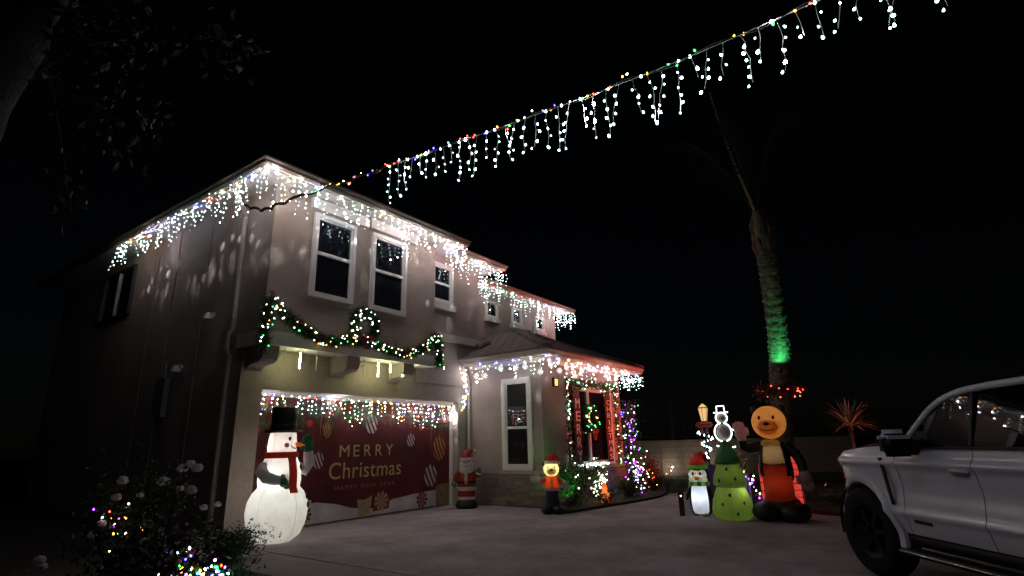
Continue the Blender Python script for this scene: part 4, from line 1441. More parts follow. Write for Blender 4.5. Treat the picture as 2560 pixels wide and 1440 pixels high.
for s in (-1, 1):
    up_ = s > 0
    p = [(s * .15, 0, .72), (s * .22, -.02, .64), (s * .26, -.05, .68 if up_ else .54)]
    MB().tube(p, [.06, .058, .048], 12).build('sleeve', C_RED, t, True, False)
    MB().tube([Vector(p[2]) + Vector((-s * .005, 0, -.012)), Vector(p[2]) + Vector((s * .008, 0, .018 if up_ else -.01))], .053, 12).build('cuff', C_WHITE2, t, True, False)
    mitten(t, (p[2][0] + s * .008, p[2][1], p[2][2] + (.015 if up_ else -.005)), Matrix.Rotation(0 if up_ else R(170), 3, 'Y') @ Matrix.Rotation(R(180) if s > 0 else 0, 3, 'Z'), .62, C_GREEN)
lamp('inner_bulb', 'POINT', (0, -.06, .80), t, (1, .95, .95), .22, rad=.04, world=False)

# small teddy bear in a santa hat ----------------------------------------------
C_FACE = cloth('inflatable_cream_face', (.84, .76, .48), .55)
def bear_face(t, c, r, skin, dark, s=1.0, muzzle=None, tilt=0):
    muzzle = muzzle or skin
    MB().ell(c, r, None, 24, 16).build('head', skin, t, True, False)
    mc = (c[0], c[1] - r[1] * .78, c[2] - r[2] * .28)
    mr = (r[0] * .56, r[1] * .42, r[2] * .40)
    MB().ell(mc, mr, None, 20, 12).build('muzzle', muzzle, t, True, False)
    MB().ell((mc[0], mc[1] - mr[1] * .92, mc[2] + mr[2] * .42), (mr[0] * .32, mr[1] * .28, mr[2] * .26), None, 14, 10).build('nose', dark, t, True, False)
    MB().tube([on_ell(mc, (mr[0] * 1.01, mr[1] * 1.01, mr[2] * 1.01), a, -.25 - .32 * math.cos(a * 1.7)) for a in (-.8, -.55, -.3, 0, .3, .55, .8)], mr[0] * .045, 6).build('mouth', dark, t, True, False)
    for sd in (-1, 1):
        MB().ell(on_ell(c, (r[0] * 1.0, r[1] * 1.0, r[2]), sd * .42, .28), (r[0] * .085, r[1] * .06, r[2] * .12), None, 12, 8).build('eye', dark, t, True, False)
t = thing('inflatable_bear', 'small inflatable bear in santa hat and red jacket before stone base', 'inflatable bear', (9.42, 5.88, 0), face_dir(-.85, -.53))
ft = MB()
for s in (-1, 1):
    ft.ell((s * .105, -.05, .075), (.12, .17, .085), None, 18, 10)
ft.build('shoes', C_BLACK, t, True, False)
MB().lathe([(0, .06), (.15, .08), (.135, .16), (.125, .28), (.13, .42), (.12, .43)], n=24, sq=(1, .85)).build('trousers', C_NAVY, t, True, False)
MB().lathe([(.128, .41), (.14, .42), (.142, .455), (.13, .465)], n=24, sq=(1, .85)).build('jacket_hem', C_PINK, t, True, False)
C_JKT = cloth('inflatable_red_orange', (.55, .07, .02), .5, .10)
MB().lathe([(.13, .46), (.14, .50), (.135, .58), (.10, .66), (.06, .69)], n=24, sq=(1, .85)).build('jacket', C_JKT, t, True, False)
MB().bb(-.022, .022, -.135, -.10, .47, .645).build('jacket_trim', C_FACE, t, False, False)
bear_face(t, (0, -.01, .80), (.150, .135, .145), C_FACE, C_DARK)
for s in (-1, 1):
    MB().ell((s * .135, .02, .90), (.045, .028, .045), None, 14, 10).build('ear', cloth('inflatable_dark_brown', (.05, .03, .02), .2), t, True, False)
MB().lathe([(.12, .895), (.14, .905), (.14, .945), (.12, .955)], n=22).build('hat_brim', C_WHITE, t, True, False)
MB().tube([(0, 0, .945), (.02, 0, 1.0), (.07, 0, 1.035), (.12, -.01, 1.0), (.145, -.02, .93)], [.122, .10, .06, .035, .02], 16).build('hat', C_REDG, t, True, False)
MB().ell((.15, -.025, .91), (.032, .032, .034)).build('pompom', C_WHITE2, t, True, False)
MB().tube([(-.10, 0, .61), (-.17, -.02, .585), (-.22, -.03, .60)], [.05, .048, .042], 12).build('sleeve', C_JKT, t, True, False)
MB().tube([(.10, 0, .61), (.15, -.02, .57), (.185, -.03, .535)], [.05, .048, .042], 12).build('sleeve', C_JKT, t, True, False)
mitten(t, (-.215, -.03, .60), Matrix.Rotation(R(-82), 3, 'Y'), 1.05, C_WHITE2)
mitten(t, (.18, -.03, .54), Matrix.Rotation(R(128), 3, 'Y') @ Matrix.Rotation(R(180), 3, 'Z'), .95, C_WHITE2)
lamp('inner_bulb', 'POINT', (0, -.02, .80), t, (1, .93, .62), 1.5, rad=.04, world=False)
lamp('inner_bulb', 'POINT', (0, 0, .57), t, (1, .8, .5), .7, rad=.04, world=False)

# penguin ----------------------------------------------------------------------
t = thing('inflatable_penguin', 'glowing inflatable penguin in red and lime hat and striped scarf', 'inflatable penguin', (10.3, 3.34, 0), face_dir(-.97, -.12))
C_BELLY = cloth('inflatable_belly_white', (.72, .74, .80), .55)
MB().lathe([(0, 0), (.13, .01), (.175, .06), (.19, .20), (.185, .36), (.165, .48), (.15, .53)], n=28, sq=(1, .9)).cut(lambda x, y, z: y < -.05 and abs(x) < .14).build('body', C_BLACK, t, True, False)
bl_ = MB()
bl_.lathe([(0, .02), (.12, .03), (.165, .08), (.178, .20), (.172, .36), (.15, .48), (.10, .52), (0, .53)], (0, -.035, .005), 28, (.86, .92))
bl_.build('belly', C_BELLY, t, True, False)
MB().ell((0, 0, .66), (.185, .16, .165), None, 24, 16).cut(lambda x, y, z: y < -.06 and abs(x) < .15 and .54 < z < .75).build('head', C_BLACK, t, True, False)
fc = MB()
for s in (-1, 1):
    fc.ell((s * .07, -.055, .68), (.085, .115, .095), None, 18, 12)
    fc.ell((s * .075, -.06, .60), (.085, .105, .07), None, 18, 12)
fc.build('face', C_WHITE, t, True, False)
for s in (-1, 1):
    MB().ell((s * .062, -.168, .70), (.018, .01, .03), None, 10, 8).build('eye', C_DARK, t, True, False)
MB().ell((0, -.17, .635), (.052, .05, .022), None, 14, 8).build('upper_beak', C_ORANGE, t, True, False)
MB().ell((0, -.165, .61), (.04, .04, .018), None, 14, 8).build('lower_beak', C_REDG, t, True, False)
LIME = cloth('inflatable_lime', (.25, .55, .08), .5, .18)
LIMED = cloth('inflatable_dark_green', (.04, .16, .04), .4, .05)
for i in range(16):
    a0, a1 = 2 * math.pi * i / 16, 2 * math.pi * (i + 1) / 16
    mb = MB()
    V = []
    for a in (a0, (a0 + a1) / 2, a1):
        for r_, z in ((.145, .49), (.178, .495), (.182, .53), (.172, .56), (.14, .565)):
            V.append((r_ * math.cos(a), r_ * .92 * math.sin(a) - .012, z))
    Fs = [(q * 5 + j, q * 5 + j + 1, q * 5 + j + 6, q * 5 + j + 5) for q in range(2) for j in range(4)]
    mb.add(V, Fs)
    mb.build('scarf_stripe', LIME if i % 2 else LIMED, t, True, False)
MB().lathe([(.15, .775), (.175, .785), (.175, .84), (.15, .85)], n=26, sq=(1, .9)).build('hat_brim', LIME, t, True, False)
MB().tube([(0, 0, .84), (.0, 0, .90), (.04, 0, .97), (.10, .0, 1.02), (.14, 0, 1.0), (.16, 0, .9)], [.155, .135, .10, .065, .045, .03], 18).build('hat', C_RED, t, True, False)
MB().ell((.165, 0, .86), (.035, .035, .04)).build('pompom', C_WHITE2, t, True, False)
for s in (-1, 1):
    MB().ell((s * .20, -.01, .36), (.035, .07, .13), Matrix.Rotation(-s * .35, 3, 'Y'), 14, 10).build('flipper', C_BLACK, t, True, False)
    MB().ell((s * .075, -.12, .02), (.06, .09, .025), None, 14, 8).build('foot', C_ORANGE if False else cloth('inflatable_foot', (.35, .25, .06), .2), t, True, False)
lamp('inner_bulb', 'POINT', (0, -.06, .30), t, (.92, .96, 1), 2.0, rad=.05, world=False)
lamp('inner_bulb', 'POINT', (.06, -.09, .65), t, (1, 1, .95), .7, rad=.03, world=False)
lamp('inner_bulb', 'POINT', (-.06, -.09, .65), t, (1, 1, .95), .7, rad=.03, world=False)
lamp('inner_bulb', 'POINT', (.0, 0, .90), t, (1, .9, .85), .5, rad=.03, world=False)

# inflatable christmas tree ------------------------------------------------------
t = thing('inflatable_tree', 'glowing green three tiered inflatable christmas tree', 'inflatable tree', (9.98, 2.72, 0), face_dir(-.96, -.26))
t.scale = (.84, .84, 1)
C_T1 = cloth('inflatable_tree_green', (.20, .30, .07), .5)
C_T2 = cloth('inflatable_tree_dark_green', (.025, .085, .035), .4)
MB().lathe([(0, 0), (.28, .01), (.36, .06), (.385, .14), (.35, .30), (.29, .44), (.235, .545), (.0, .55)], n=36, lobes=6, amp=.02).build('lower_tier', C_T1, t, True, False)
MB().lathe([(0, .50), (.26, .51), (.315, .56), (.29, .68), (.225, .82), (.19, .90), (0, .905)], n=36, lobes=6, amp=.025).build('middle_tier', C_T1, t, True, False)
MB().lathe([(0, .86), (.20, .865), (.245, .90), (.20, 1.02), (.13, 1.14), (.07, 1.22), (.02, 1.26), (0, 1.262)], n=32, lobes=6, amp=.025).build('top_tier', C_T2, t, True, False)
SEAMG = mat('seam_thread_green', (.12, .17, .04), .8, .1, 9)
seams(t, [(.28, .01), (.36, .06), (.385, .14), (.35, .30), (.29, .44), (.235, .545)], 6, SEAMG, .5, 6, .02)
seams(t, [(.26, .51), (.315, .56), (.29, .68), (.225, .82), (.19, .90)], 6, SEAMG, .5, 6, .025)
for az, z, rr in ((-.15, .80, .245), (.35, .65, .306), (-.1, .40, .318), (-.5, .26, .375), (.62, .28, .37), (.2, .12, .392), (-.7, .62, .31)):
    MB().ell((rr * math.sin(az), -rr * math.cos(az), z), (.026, .012, .03), Matrix.Rotation(az, 3, 'Z'), 12, 8).build('printed_spot', C_T2 if False else mat('spot_print', (.02, .05, .02), .7), t, True, False)
lamp('inner_bulb', 'POINT', (.15, -.10, .42), t, (1, .97, .6), 2.0, rad=.05, world=False)
lamp('inner_bulb', 'POINT', (-.05, 0, .22), t, (1, .97, .65), .9, rad=.06, world=False)
lamp('inner_bulb', 'POINT', (.02, -.03, .70), t, (1, .97, .65), 1.0, rad=.05, world=False)
lamp('inner_bulb', 'POINT', (0, 0, 1.02), t, (.9, 1, .7), .5, rad=.05, world=False)

# tall bear in a tailcoat ------------------------------------------------------------
t = thing('inflatable_bear', 'tall inflatable bear in black tailcoat, bow tie and red trousers', 'inflatable bear', (10.22, 2.02, 0), face_dir(-.985, -.05))
C_TAN = cloth('inflatable_tan', (.80, .50, .20), .5)
C_TAN2 = cloth('inflatable_muzzle_tan', (.66, .33, .13), .5)
C_BIB = cloth('inflatable_shirt', (.62, .48, .30), .45)
C_TRO = cloth('inflatable_trousers_red', (.52, .05, .02), .5)
ft = MB()
for s in (-1, 1):
    ft.ell((s * .21, -.10, .14), (.235, .34, .15), None, 22, 12)
ft.ell((0, .05, .2), (.32, .28, .2), None, 22, 12)
ft.build('shoes', C_BLACK, t, True, False)
MB().lathe([(0, .22), (.25, .24), (.275, .32), (.27, .55), (.265, .75), (.25, .88), (0, .885)], n=32, sq=(.83, .75)).build('trousers', C_TRO, t, True, False)
MB().lathe([(0, .83), (.22, .835), (.232, .90), (.215, 1.02), (.18, 1.15), (.13, 1.24), (0, 1.25)], n=30, sq=(.86, .85)).build('shirt', C_BIB, t, True, False)
ct = MB()
prof = [(.30, .68), (.305, .80), (.285, .95), (.26, 1.08), (.215, 1.19), (.13, 1.265)]
V, Fs = [], []
na = 28
for (r_, z) in prof:
    for j in range(na + 1):
        a = R(48) + (2 * math.pi - R(96)) * j / na
        V.append((r_ * .85 * math.sin(a), -r_ * .80 * math.cos(a), z + (.16 * max(0, math.cos((a - math.pi))) * -1 if z < .7 else 0)))
for i in range(len(prof) - 1):
    for j in range(na):
        Fs.append((i * (na + 1) + j, i * (na + 1) + j + 1, (i + 1) * (na + 1) + j + 1, (i + 1) * (na + 1) + j))
ct.add(V, Fs)
co = ct.build('tailcoat', C_BLACK, t, True, False)
sm = co.modifiers.new('thick', 'SOLIDIFY')
sm.thickness = .025
bt = MB()
for s in (-1, 1):
    bt.ell((s * .075, -.20, 1.20), (.075, .035, .052), Matrix.Rotation(s * .25, 3, 'Y'), 14, 10)
bt.ell((0, -.215, 1.20), (.03, .03, .033), None, 10, 8)
bt.build('bow_tie', cloth('inflatable_gold', (.55, .33, .08), .45, .15), t, True, False)
bear_face(t, (0, -.05, 1.53), (.27, .25, .27), C_TAN, C_DARK, muzzle=C_TAN2)
for s in (-1, 1):
    MB().ell((s * .205, .02, 1.745), (.07, .045, .07), None, 16, 10).build('ear', cloth('inflatable_brown_ear', (.03, .018, .012), .1), t, True, False)
MB().tube([(.18, .0, 1.15), (.32, .02, 1.03), (.39, .0, .87), (.40, -.04, .74)], [.08, .08, .075, .065], 14).build('sleeve', C_BLACK, t, True, False)
C_GLV = cloth('inflatable_glove', (.55, .38, .42), .35)
mitten(t, (.41, -.05, .74), Matrix.Rotation(R(172), 3, 'Y'), 1.5, C_GLV)
MB().tube([(-.18, .0, 1.15), (-.36, .02, 1.10), (-.46, -.02, 1.16), (-.46, -.05, 1.26)], [.085, .085, .075, .06], 14).build('sleeve', C_BLACK, t, True, False)
MB().tube([(-.46, -.05, 1.245), (-.46, -.052, 1.285)], .068, 14).build('cuff', C_WHITE2, t, True, False)
mitten(t, (-.46, -.05, 1.28), Matrix.Rotation(R(-8), 3, 'Y') @ Matrix.Rotation(0, 3, 'Z'), 1.5, cloth('inflatable_glove_pink_lit', (.62, .30, .28), .4, .10))  # pink light on the raised glove is put into its colour and glow
lamp('inner_bulb', 'POINT', (0, -.05, 1.55), t, (1, .72, .38), 1.3, rad=.06, world=False)
lamp('inner_bulb', 'POINT', (0, -.22, 1.46), t, (1, .72, .38), .5, rad=.05, world=False)
lamp('inner_bulb', 'POINT', (0, -.03, 1.02), t, (1, .8, .5), .55, rad=.06, world=False)
lamp('inner_bulb', 'POINT', (0, -.03, .58), t, (1, .75, .5), .75, rad=.08, world=False)

# lantern post with bow and light-up figure -------------------------------------------
LP = Vector((10.95, 3.32, .0))
t = thing('lantern_post', 'black lantern post with amber lantern, red bow and white bulbs', 'lantern', LP)
MB().tube([LP, LP + Vector((0, 0, 1.62))], .022, 8).build('post', BLACK, t)
MB().lathe([(.05, 1.62), (.09, 1.86), (.095, 1.865), (.03, 1.93), (0, 1.95)], LP, 6).build('lantern', emis('lantern_glow', (1.0, .62, .24), .9), t)
lr = MB()
for i in range(6):
    a = 2 * math.pi * i / 6
    lr.tube([LP + Vector((.052 * math.cos(a), .052 * math.sin(a), 1.615)), LP + Vector((.094 * math.cos(a), .094 * math.sin(a), 1.862))], .005, 4)
lr.lathe([(.09, 1.858), (.1, 1.862), (.1, 1.872), (.09, 1.876)], LP, 6)
lr.build('lantern_frame', BLACK, t)
lamp('lantern_bulb', 'POINT', LP + Vector((-.12, -.03, 1.78)), t, (1, .62, .25), .5, rad=.03)
bw = MB()
for s in (-1, 1):
    bw.ell(LP + Vector((-.04, s * .08, 1.55)), (.03, .085, .055), None, 12, 8)
    bw.box(LP + Vector((-.04, s * .05, 1.45)), (.015, .05, .14))
bw.ell(LP + Vector((-.06, 0, 1.55)), (.035, .035, .04), None, 10, 8)
bw.build('bow', mat('lantern_bow', (.30, .03, .02), .5, .2, 9), t, True)
for i in range(26):
    u = i / 25
    a = u * 16
    r_ = .13 * (1 - u) + .03
    inst(strawberry(COOL, .0115), 'bulb', t, LP + Vector((r_ * math.cos(a), r_ * math.sin(a), 1.48 - .52 * u)))
t = thing('light_up_figure', 'flat yard snowman figure outlined in white rope light beside lantern', 'yard light', (10.9, 3.05, 0))
fx, fy = Vector((.20, -.98, 0)), Vector((10.9, 2.98, 0))
def f2(u, z):
    return fy + fx * u + Vector((0, 0, z))
RL = emis('rope_light', (.85, 1.0, .95), 3.5)
MB().tube([f2(.10 * math.cos(R(a)), 1.66 + .10 * math.sin(R(a))) for a in range(-75, 256, 15)], .011, 7).build('head_outline', RL, t)
MB().tube([f2(.15 * math.cos(R(a)), 1.40 + .17 * math.sin(R(a))) for a in range(-255, 76, 15)], .011, 7).build('body_outline', RL, t)
MB().tube([f2(-.13, 1.76), f2(-.07, 1.765), f2(-.065, 1.88), f2(.065, 1.88), f2(.07, 1.765), f2(.13, 1.76)], .011, 7).build('hat_outline', RL, t)
MB().tube([f2(.14, 1.46), f2(.21, 1.42), f2(.24, 1.34)], .011, 7).build('arm_outline', RL, t)
MB().tube([f2(-.14, 1.16), f2(-.02, 1.12), f2(.10, 1.115), f2(.19, 1.14)], .013, 7).build('foot_outline', RL, t)
pn = MB()
pn.ell(fy + Vector((.03, 0, 1.66)), (.02, .09, .09), None, 20, 12)
pn.ell(fy + Vector((.03, 0, 1.40)), (.02, .13, .15), None, 20, 12)
pn.build('panel', mat('panel_print', (.30, .24, .22), .7, .3, 12), t, True)
MB().tube([(10.93, 2.98, 0), (10.93, 2.98, 1.2)], .012, 6).build('stake', BLACK, t)
for s in (-1, 1):
    MB().ell(fy + fx * (s * .04) + Vector((.005, 0, 1.65)), (.012, .014, .022), None, 8, 6).build('eye', C_DARK, t, True)

# lit gift box stacks and other things in the side bed ---------------------------------
def lit_box(name, label, x, y, z, wdt, h, col, gcol, strength, slats=5, z0=.06):
    t = thing(name, label, 'yard light', (x, y, z0))
    core = mat(name + '_cloth_' + label[:6], col, .7, .4, 14, .5, 30, glow=strength)
    MB().bb(x - wdt / 2, x + wdt / 2, y - wdt / 2, y + wdt / 2, z0, h).build('mesh_side', core, t)
    fr_ = MB()
    wf = wdt / 2 + .008
    for sx in (-1, 1):
        for sy in (-1, 1):
            fr_.tube([(x + sx * wf, y + sy * wf, z0), (x + sx * wf, y + sy * wf, h + .01)], .01, 5)
    for i in range(slats + 1):
        zz = z0 + .01 + (h - z0) * i / slats
        fr_.tube([(x - wf, y - wf, zz), (x + wf, y - wf, zz), (x + wf, y + wf, zz), (x - wf, y + wf, zz), (x - wf, y - wf, zz)], .007, 4)
    fr_.build('wire_frame', WIREB, t)
    return t
lit_box('lit_gift_box', 'red glowing lattice column left of the tall bear', 11.15, 2.42, 0, .13, .80, (.9, .06, .04), RED, .75)
lit_box('lit_gift_box', 'red glowing lattice column behind the trousers of the tall bear', 11.0, 1.86, 0, .12, .95, (.95, .04, .03), RED, .8, 8)
lit_box('lit_gift_box', 'dim purple glowing gift box behind the inflatable tree', 10.75, 2.72, 0, .22, .58, (.14, .09, .35), BLUE, .35, 2)
lit_box('lit_gift_box', 'dark violet cloth box between penguin and inflatable tree', 11.0, 3.3, 0, .28, .80, (.05, .03, .12), BLUE, .10, 2)
shrub('shrub', 'cream flowering shrub lit by bulbs behind the red lattice column', (11.7, 2.95), .2, .3, .95, 500, .09, mat('cream_leaf', (.40, .33, .18), .6, .3, 8, transl=.3), bulbs=8, cols=(WARM,), br=.008)
flood('flood_light', 'warm flood light at the foot of the cream shrub', (11.4, 3.0, .06), (11.7, 2.95, .7), (1, .8, .45), 3, 80)
for x, y, cc in ((10.6, 2.75, BLUE), (10.55, 2.95, WARM)):
    pass
coloured('ground_light_string', 'coloured bulbs lying on the bed edge beside the truck', [(11.0, 1.2, .12), (11.6, 1.0, .10), (12.2, 1.15, .13), (12.8, .9, .1), (13.5, .8, .12)], .09, .0125, (WARM, GREEN, BLUE, COOL, AMBER), 0, None, WIREB, .004, .05)
coloured('ground_light_string', 'coloured bulbs draped low behind the inflatable tree', [(10.7, 2.50, .55), (10.6, 2.45, .62), (10.55, 2.6, .62), (10.45, 2.35, .32), (10.5, 2.3, .1)], .07, .0115, (BLUE, WARM, PURPLE, WARM), 0, None, WIREB, .004, .04)
shrub('shrub', 'dark low hedge plant at the bed edge beside the truck', (12.0, 1.35), .6, .5, .3, 900, .06)
shrub('shrub', 'dark red lit plant behind the truck hood', (14.2, .55), .5, .45, .75, 800, .1, REDLEAF)
# black stake projector on the driveway edge
t = thing('stake_projector', 'slim black projector box standing on the driveway left of penguin', 'projector', (10.08, 3.62, 0), R(20))
MB().bb(-.03, .03, -.045, .045, 0, .40).build('case', BLACK, t, False, False)
MB().ell((-.032, 0, .33), (.006, .012, .012)).build('lens', emis('projector_lens', (1, .9, .8), 6), t, True, False)
# small lights along the block wall
for i, (x, y, z) in enumerate(((20.2, 8.3, .28), (20.3, 7.55, .25), (20.55, 6.55, .3), (21.0, 5.9, .35))):
    t = thing('stake_light', 'cluster of small warm lights before the block wall, %s from the left' % ords[i], 'stake light', (x - .2, y, 0), 0, 'small warm lights along the block wall')
    MB().tube([(x - .2, y, 0), (x - .2, y, z + .3)], .01, 5).build('stake', BLACK, t)
    bl = MB()
    for k in range(3):
        bl.ico((x - .25, y + random.uniform(-.2, .2), z + random.uniform(-.15, .3)), .016, BWARM if k == 1 else (WARM if k else AMBER))
    bl.build('light_bulbs', BULB, t)

# ================================================================== PALM, LILIES
def palm():
    t = thing('palm_tree', 'tall leaning palm with green lit trunk behind the inflatables', 'palm tree', (13.15, 2.52, .05))
    path = catmull([(13.15, 2.52, 0), (13.05, 2.40, 1.0), (12.72, 2.16, 2.55), (12.52, 2.05, 3.3), (12.16, 1.97, 4.45), (11.95, 1.94, 5.1)], 14)
    V, Fs = [], []
    n = 18
    mb = MB()
    rad = []
    for i, p in enumerate(path):
        rad.append(.225 - .05 * i / len(path) + (.010 if i % 2 else -.006) + random.uniform(-.004, .004))
    mb.tube(path, rad, n)
    tr = mb.build('trunk', PALMB, t, False)
    # leaf scars as ragged rings
    rg = MB()
    for i in range(4, len(path) - 2, 1):
        p = Vector(path[i])
        for k in range(9):
            a = 2 * math.pi * k / 9 + random.uniform(-.3, .3)
            q = p + Vector((math.cos(a), math.sin(a), 0)) * (rad[i] + .004)
            rg.box(q, (.02, .10, .022), Matrix.Rotation(a, 3, 'Z') @ Matrix.Rotation(random.uniform(-.2, .2), 3, 'X'))
    rg.build('leaf_scars', PALMB, t, kind='stuff')
    top = Vector(path[-1])
    bt_ = MB()
    for k in range(16):
        a = 2 * math.pi * k / 16 * 2.4
        z = -.05 + .035 * k
        o_ = Vector((math.cos(a), math.sin(a), 0))
        bt_.tube([top + o_ * .14 + Vector((0, 0, z - .15)), top + o_ * .20 + Vector((0, 0, z + .05)), top + o_ * .15 + Vector((0, 0, z + .30))], [.05, .055, .025], 7)
    bt_.build('leaf_bases', mat('leaf_base_fibre', (.14, .075, .04), .9, .4, 9, .8, 30), t, True)
    MB().tube([top, top + Vector((-.08, 0, .35)), top + Vector((-.20, .02, .8))], [.19, .15, .09], 12).build('crownshaft', mat('crownshaft_green', (.10, .10, .06), .6, .3, 5), t, True)
    c = top + Vector((-.20, .02, .75))
    for k in range(6):
        if k == 0:
            dirv, rise, ln = Vector((-.62, .18, 0)), 2.2, 3.1
        else:
            a = 2 * math.pi * k / 7 + .3
            dirv, rise, ln = Vector((math.cos(a), math.sin(a), 0)), random.uniform(2.0, 2.7), random.uniform(1.4, 2.0)
        P = []
        for i in range(15):
            u = i / 14
            if k == 0:
                P.append(c + Vector((-1.13 * u, .34 * u + .06 * math.sin(u * 3), 2.55 * u - .05 * u * u)))
            else:
                P.append(c + dirv * ln * (u * .9) + Vector((0, 0, rise * u * 1.5 - 1.7 * u * u)))
        fr_ = MB()
        fr_.tube(P, [.035 * (1 - .85 * i / 14) + .004 for i in range(15)], 6)
        frd = fr_.build('frond', mat('frond_rib_lit', (.20, .13, .08), .7, .2, 6) if k == 0 else mat('frond_rib_unlit', (.03, .02, .012), .8, .2, 6, spec=.1), t, True)  # light on the first rib is painted: brighter colour, other ribs near black
        lf = MB()
        V, Fs = [], []
        for i in range(2, 14):
            for jj in range(3):
                u = jj / 3
                p = P[i].lerp(P[min(14, i + 1)], u)
                ax = (P[min(14, i + 1)] - P[i]).normalized()
                for s in (-1, 1):
                    sd = ax.cross(Vector((0, 0, 1)))
                    sd = (sd.normalized() if sd.length > .01 else Vector((1, 0, 0))) * s
                    tip = p + sd * .38 + ax * .28 + Vector((random.uniform(-.06, .06), random.uniform(-.06, .06), -.34 + random.uniform(-.1, .1)))
                    midp = p.lerp(tip, .5) + Vector((0, 0, .07))
                    wv = ax * .014
                    o = len(V)
                    V += [p - wv, p + wv, midp + wv, midp - wv, tip]
                    Fs += [(o, o + 1, o + 2, o + 3), (o + 3, o + 2, o + 4)]
        lf.add(V, Fs)
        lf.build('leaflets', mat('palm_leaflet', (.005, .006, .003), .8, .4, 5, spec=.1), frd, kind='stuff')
    return t
palm()
t = flood('flood_light', 'green flood light strapped to the palm trunk', (12.10, 2.04, 2.45), (12.30, 2.02, 3.8), (.08, 1.0, .28), 62, 130, .25)
MB().tube([(12.10, 2.04, 2.5), (12.42, 2.1, 2.44), (12.7, 2.15, 2.42)], .014, 6).build('bracket', BLACK, t)
t2 = flood('flood_light', 'amber uplight in the bed at the foot of the palm', (12.0, 1.55, .06), (11.98, 1.93, 5.2), (1.0, .35, .12), 85, 8, .9)
# ring of red lit foliage round the trunk
rt = thing('trunk_plant_ring', 'ring of red lit leaves round the palm trunk', 'plant', (12.85, 2.24, 2.1))
rp_ = []
for i in range(420):
    a = rng.uniform(0, 2 * math.pi)
    rp_.append((12.83 + .40 * math.cos(a) + rng.normal() * .05, 2.22 + .40 * math.sin(a) + rng.normal() * .05, 2.22 + rng.normal() * .06))
MB().leaves(rp_, .10, .6).build('foliage', REDLEAF, rt, kind='stuff')
MB().tube([(12.83 + .38 * math.cos(a), 2.22 + .38 * math.sin(a), 2.2) for a in [2 * math.pi * i / 24 for i in range(25)]], .02, 6).build('hoop', WIREB, rt)
for i in range(26):
    a = rng.uniform(0, 2 * math.pi)
    inst(strawberry(RED, .011), 'bulb', rt, (12.83 + .42 * math.cos(a), 2.22 + .42 * math.sin(a), 2.22 + rng.normal() * .07), (random.uniform(-1, 1), random.uniform(-1, 1), 0))
def lily(label, base, h, n, L):
    t = thing('palm_lily', label, 'plant', base)
    B = Vector(base)
    top = B + Vector((-.06, -.02, h))
    MB().tube([B, B.lerp(top, .5) + Vector((.03, 0, 0)), top], [.05, .04, .045], 8).build('trunk', BARK, t, True)
    lf = MB()
    V, Fs = [], []
    for i in range(n):
        a = rng.uniform(0, 2 * math.pi)
        el = rng.uniform(-.15, 1.4)
        d_ = Vector((math.cos(a) * math.cos(el), math.sin(a) * math.cos(el), math.sin(el)))
        sd = d_.cross(Vector((0, 0, 1)))
        sd = (sd.normalized() if sd.length > .01 else Vector((1, 0, 0))) * .016
        LL = L * rng.uniform(.7, 1.1)
        m_ = top + d_ * LL * .55
        e_ = top + d_ * LL + Vector((0, 0, -.16 * LL * math.cos(el)))
        o = len(V)
        V += [top - sd * .7, top + sd * .7, m_ + sd, m_ - sd, e_]
        Fs += [(o, o + 1, o + 2, o + 3), (o + 3, o + 2, o + 4)]
    lf.add(V, Fs)
    lf.build('spiky_leaves', mat('lily_leaf', (.36, .25, .19), .5, .3, 6, transl=.2), t, kind='stuff')
lily('red lit spiky palm lily on a thin trunk beyond the truck', (15.05, 1.28, .06), 1.45, 85, .72)
lily('low red lit spiky plant partly hidden by the truck mirror', (15.4, .75, .06), .55, 60, .7)

# ================================================================== BLOCK WALL AND IRON FENCE
wd = Vector((.58, -.815, 0))
w0 = Vector((20.52, 7.55, 0)) - wd * 3.2
bw_t = thing('block_wall', 'tan concrete block wall behind the lawn', 'wall', w0)
ang = math.atan2(wd.y, wd.x)
core = MB()
core.box(w0 + wd * 5 + Vector((.0, .0, .58)), (9.98, .13, 1.16), Matrix.Rotation(ang, 3, 'Z'))
core.build('wall_core', mat('mortar_grey', (.18, .16, .14), .95, .2, 8), bw_t)
bm = bmesh.new()
bmesh.ops.create_cube(bm, size=1)
bmesh.ops.bevel(bm, geom=list(bm.edges), offset=.02, segments=1, affect='EDGES')
bme = bpy.data.meshes.new('block')
bm.to_mesh(bme)
bm.free()
bme.materials.append(BLOCK)
for r_ in range(6):
    for c_ in range(25):
        u = c_ * .4 + (.2 if r_ % 2 else 0)
        if u + .2 > 9.9:
            continue
        p = w0 + wd * (u + .2) + Vector((0, 0, r_ * .2 + .1)) + Vector((wd.y, -wd.x, 0)) * random.uniform(-.004, .004)
        inst(bme, 'block', bw_t, p, (0, 0, ang), (.388, .16, .188))
MB().box(w0 + wd * 5 + Vector((0, 0, 1.23)), (10.0, .2, .055), Matrix.Rotation(ang, 3, 'Z')).build('wall_cap', BLOCK, bw_t)
